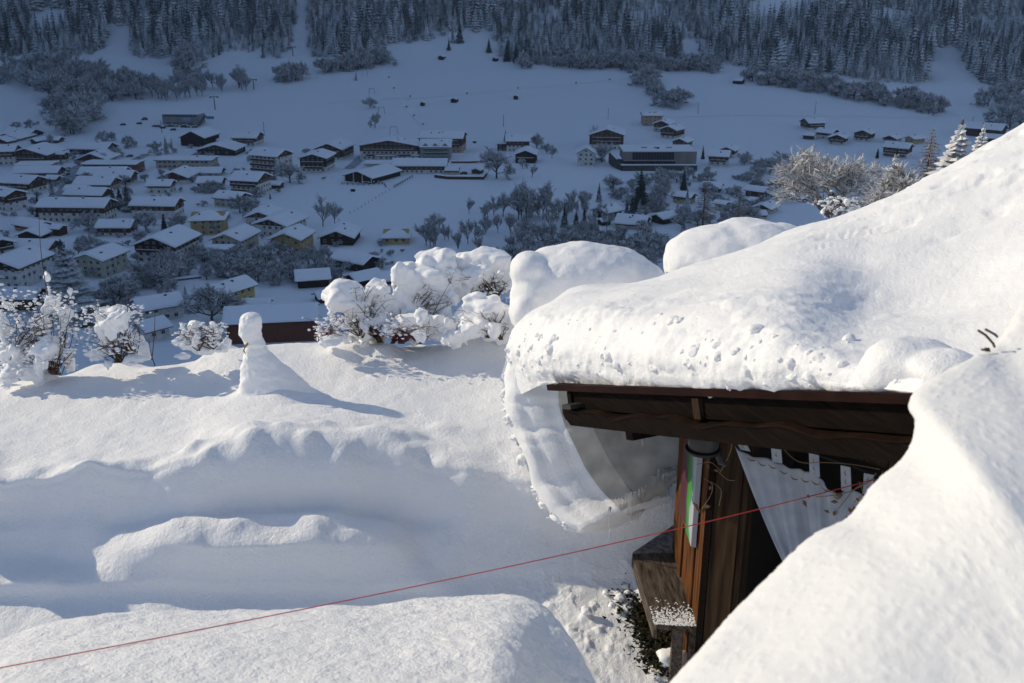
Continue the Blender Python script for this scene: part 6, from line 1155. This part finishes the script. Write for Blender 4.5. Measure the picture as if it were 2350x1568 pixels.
for i, (x, y) in enumerate(((672,822),(632,842),(598,860),(567,880),(530,906),(493,926),(455,950),(420,972),(382,998),(345,1018),(305,1042),(262,1058),(145,1136))):
    g = ground_at(*pp('Q1', x, y)); tag(MB().tube([(*g[:2], g[2]-.2), (*g[:2], g[2]+1.3)], .12, 5).build('fence_stake', POLE), 'thin fence stake in the line crossing the big field', 'stake', 'fence stakes across the field')
for pan, x, y, lb in (('Q1',292,826,'dark brush tip poking from the snow below the riding barn'),('Q1',1562,320,'dark feeder box on the slope right of the hotel')):
    g = ground_at(*pp(pan, x, y)); o = MB().box(-1.1, 1.1, -.5, .5, -.2, .7).add([(-1.4, -.8, .7), (1.4, -.8, .7), (1.4, .8, .7), (-1.4, .8, .7), (-1.0, -.5, 1.2), (1.0, -.5, 1.2), (1.0, .5, 1.2), (-1.0, .5, 1.2)], BF).build('feeder_box', WM['d']); o.location = g; tag(o, lb, 'box')
# red light under the workshop eaves
g = ground_at(*pp('P5', 470, 445)); REDL = mat('red_light', (.8, .1, .08), .5); _b = REDL.node_tree.nodes['Principled BSDF']; _b.inputs['Emission Color'].default_value = (1, .08, .06, 1); _b.inputs['Emission Strength'].default_value = .9
o = MB().box(-.6, .6, -.15, .15, 1.6, 3.0).box(-.08, .08, -.08, .08, -.2, 1.6).build('red_lamp', REDL); o.location = g-[0, 1.0, 0]; tag(o, 'small red light in front of the dark workshop', 'lamp')
# horse
HORSE = varied('horse_coat', (.09, .035, .02), (.16, .07, .035), 1.2); MANE = mat('pale_mane', (.5, .42, .33), .8)
g = ground_at(*pp('P5', 1555, 707)); ho = thing('horse', 'brown horse with pale legs walking on the snowfield', 'horse', g, R(8))
me = bpy.data.meshes.new('body'); V_ = [(0,0,1.25),(.55,0,1.28),(.85,0,1.4),(1.15,0,1.72),(1.3,0,1.85),(1.55,0,1.65),(-.5,0,1.28),(-.8,0,1.3),(-1.0,0,1.1),(-1.05,0,.7),
      (.6,.2,1.0),(.66,.2,.55),(.6,.2,.05),(.6,-.2,1.0),(.5,-.2,.55),(.48,-.2,.05),(-.75,.2,.95),(-.62,.2,.9),(-.85,.2,.5),(-.78,.2,.05),(-.8,-.2,.95),(-.95,-.2,.5),(-.95,-.2,.05)]
E_ = [(0,1),(1,2),(2,3),(3,4),(4,5),(0,6),(6,7),(7,8),(8,9),(1,10),(10,11),(11,12),(1,13),(13,14),(14,15),(6,16),(16,18),(18,19),(6,20),(20,21),(21,22)]
V2 = [p for i, p in enumerate(V_) if i != 17]; rm = lambda i: i if i < 17 else i-1
me.from_pydata(V2, [(rm(a), rm(b)) for a, b in E_], []); ob_ = bpy.data.objects.new('body', me); link(ob_, ho); me.materials.append(HORSE)
ob_.modifiers.new('skin', 'SKIN'); RD = {0: .36, 1: .34, 2: .24, 3: .16, 4: .15, 5: .08, 6: .36, 7: .3, 8: .06, 9: .07}
for i in range(len(V2)): q = RD.get(i, .14 if V2[i][2] > .8 else (.085 if V2[i][2] > .3 else .09)); me.skin_vertices[0].data[i].radius = (q, q)
me.skin_vertices[0].data[0].use_root = True; ob_.modifiers.new('sub', 'SUBSURF').levels = 1; ob_.modifiers['sub'].render_levels = 1
MB().tube([(.7, 0, 1.55), (1.0, 0, 1.85), (1.25, 0, 2.02)], [.07, .1, .05], 6).build('mane', MANE, ho); MB().tube([(-1.0, 0, 1.3), (-1.12, 0, 1.0), (-1.08, 0, .5)], [.06, .1, .03], 6).build('tail', MANE, ho)
for x, y in ((.6, .2), (.48, -.2), (-.78, .2), (-.95, -.2)): MB().tube([(x, y, .02), (x, y, .38)], [.13, .1], 6).build('leg_feather', MANE, ho)

# ------------------------------------------------------------------ haze: thin winter air
HZ = bpy.data.materials.new('haze_air'); HZ.use_nodes = True; n, l = HZ.node_tree.nodes, HZ.node_tree.links
n.remove(n['Principled BSDF']); pv = n.new('ShaderNodeVolumePrincipled'); pv.inputs['Color'].default_value = (.72, .86, 1, 1); pv.inputs['Density'].default_value = HAZE_D; pv.inputs['Anisotropy'].default_value = .2
l.new(pv.outputs[0], n['Material Output'].inputs['Volume'])
hz = mk('haze', boxv(-2750, 2750, -2750, 2750, -8, 900), BF, HZ); kind(hz, 'stuff', 'thin bluish winter haze filling the valley')
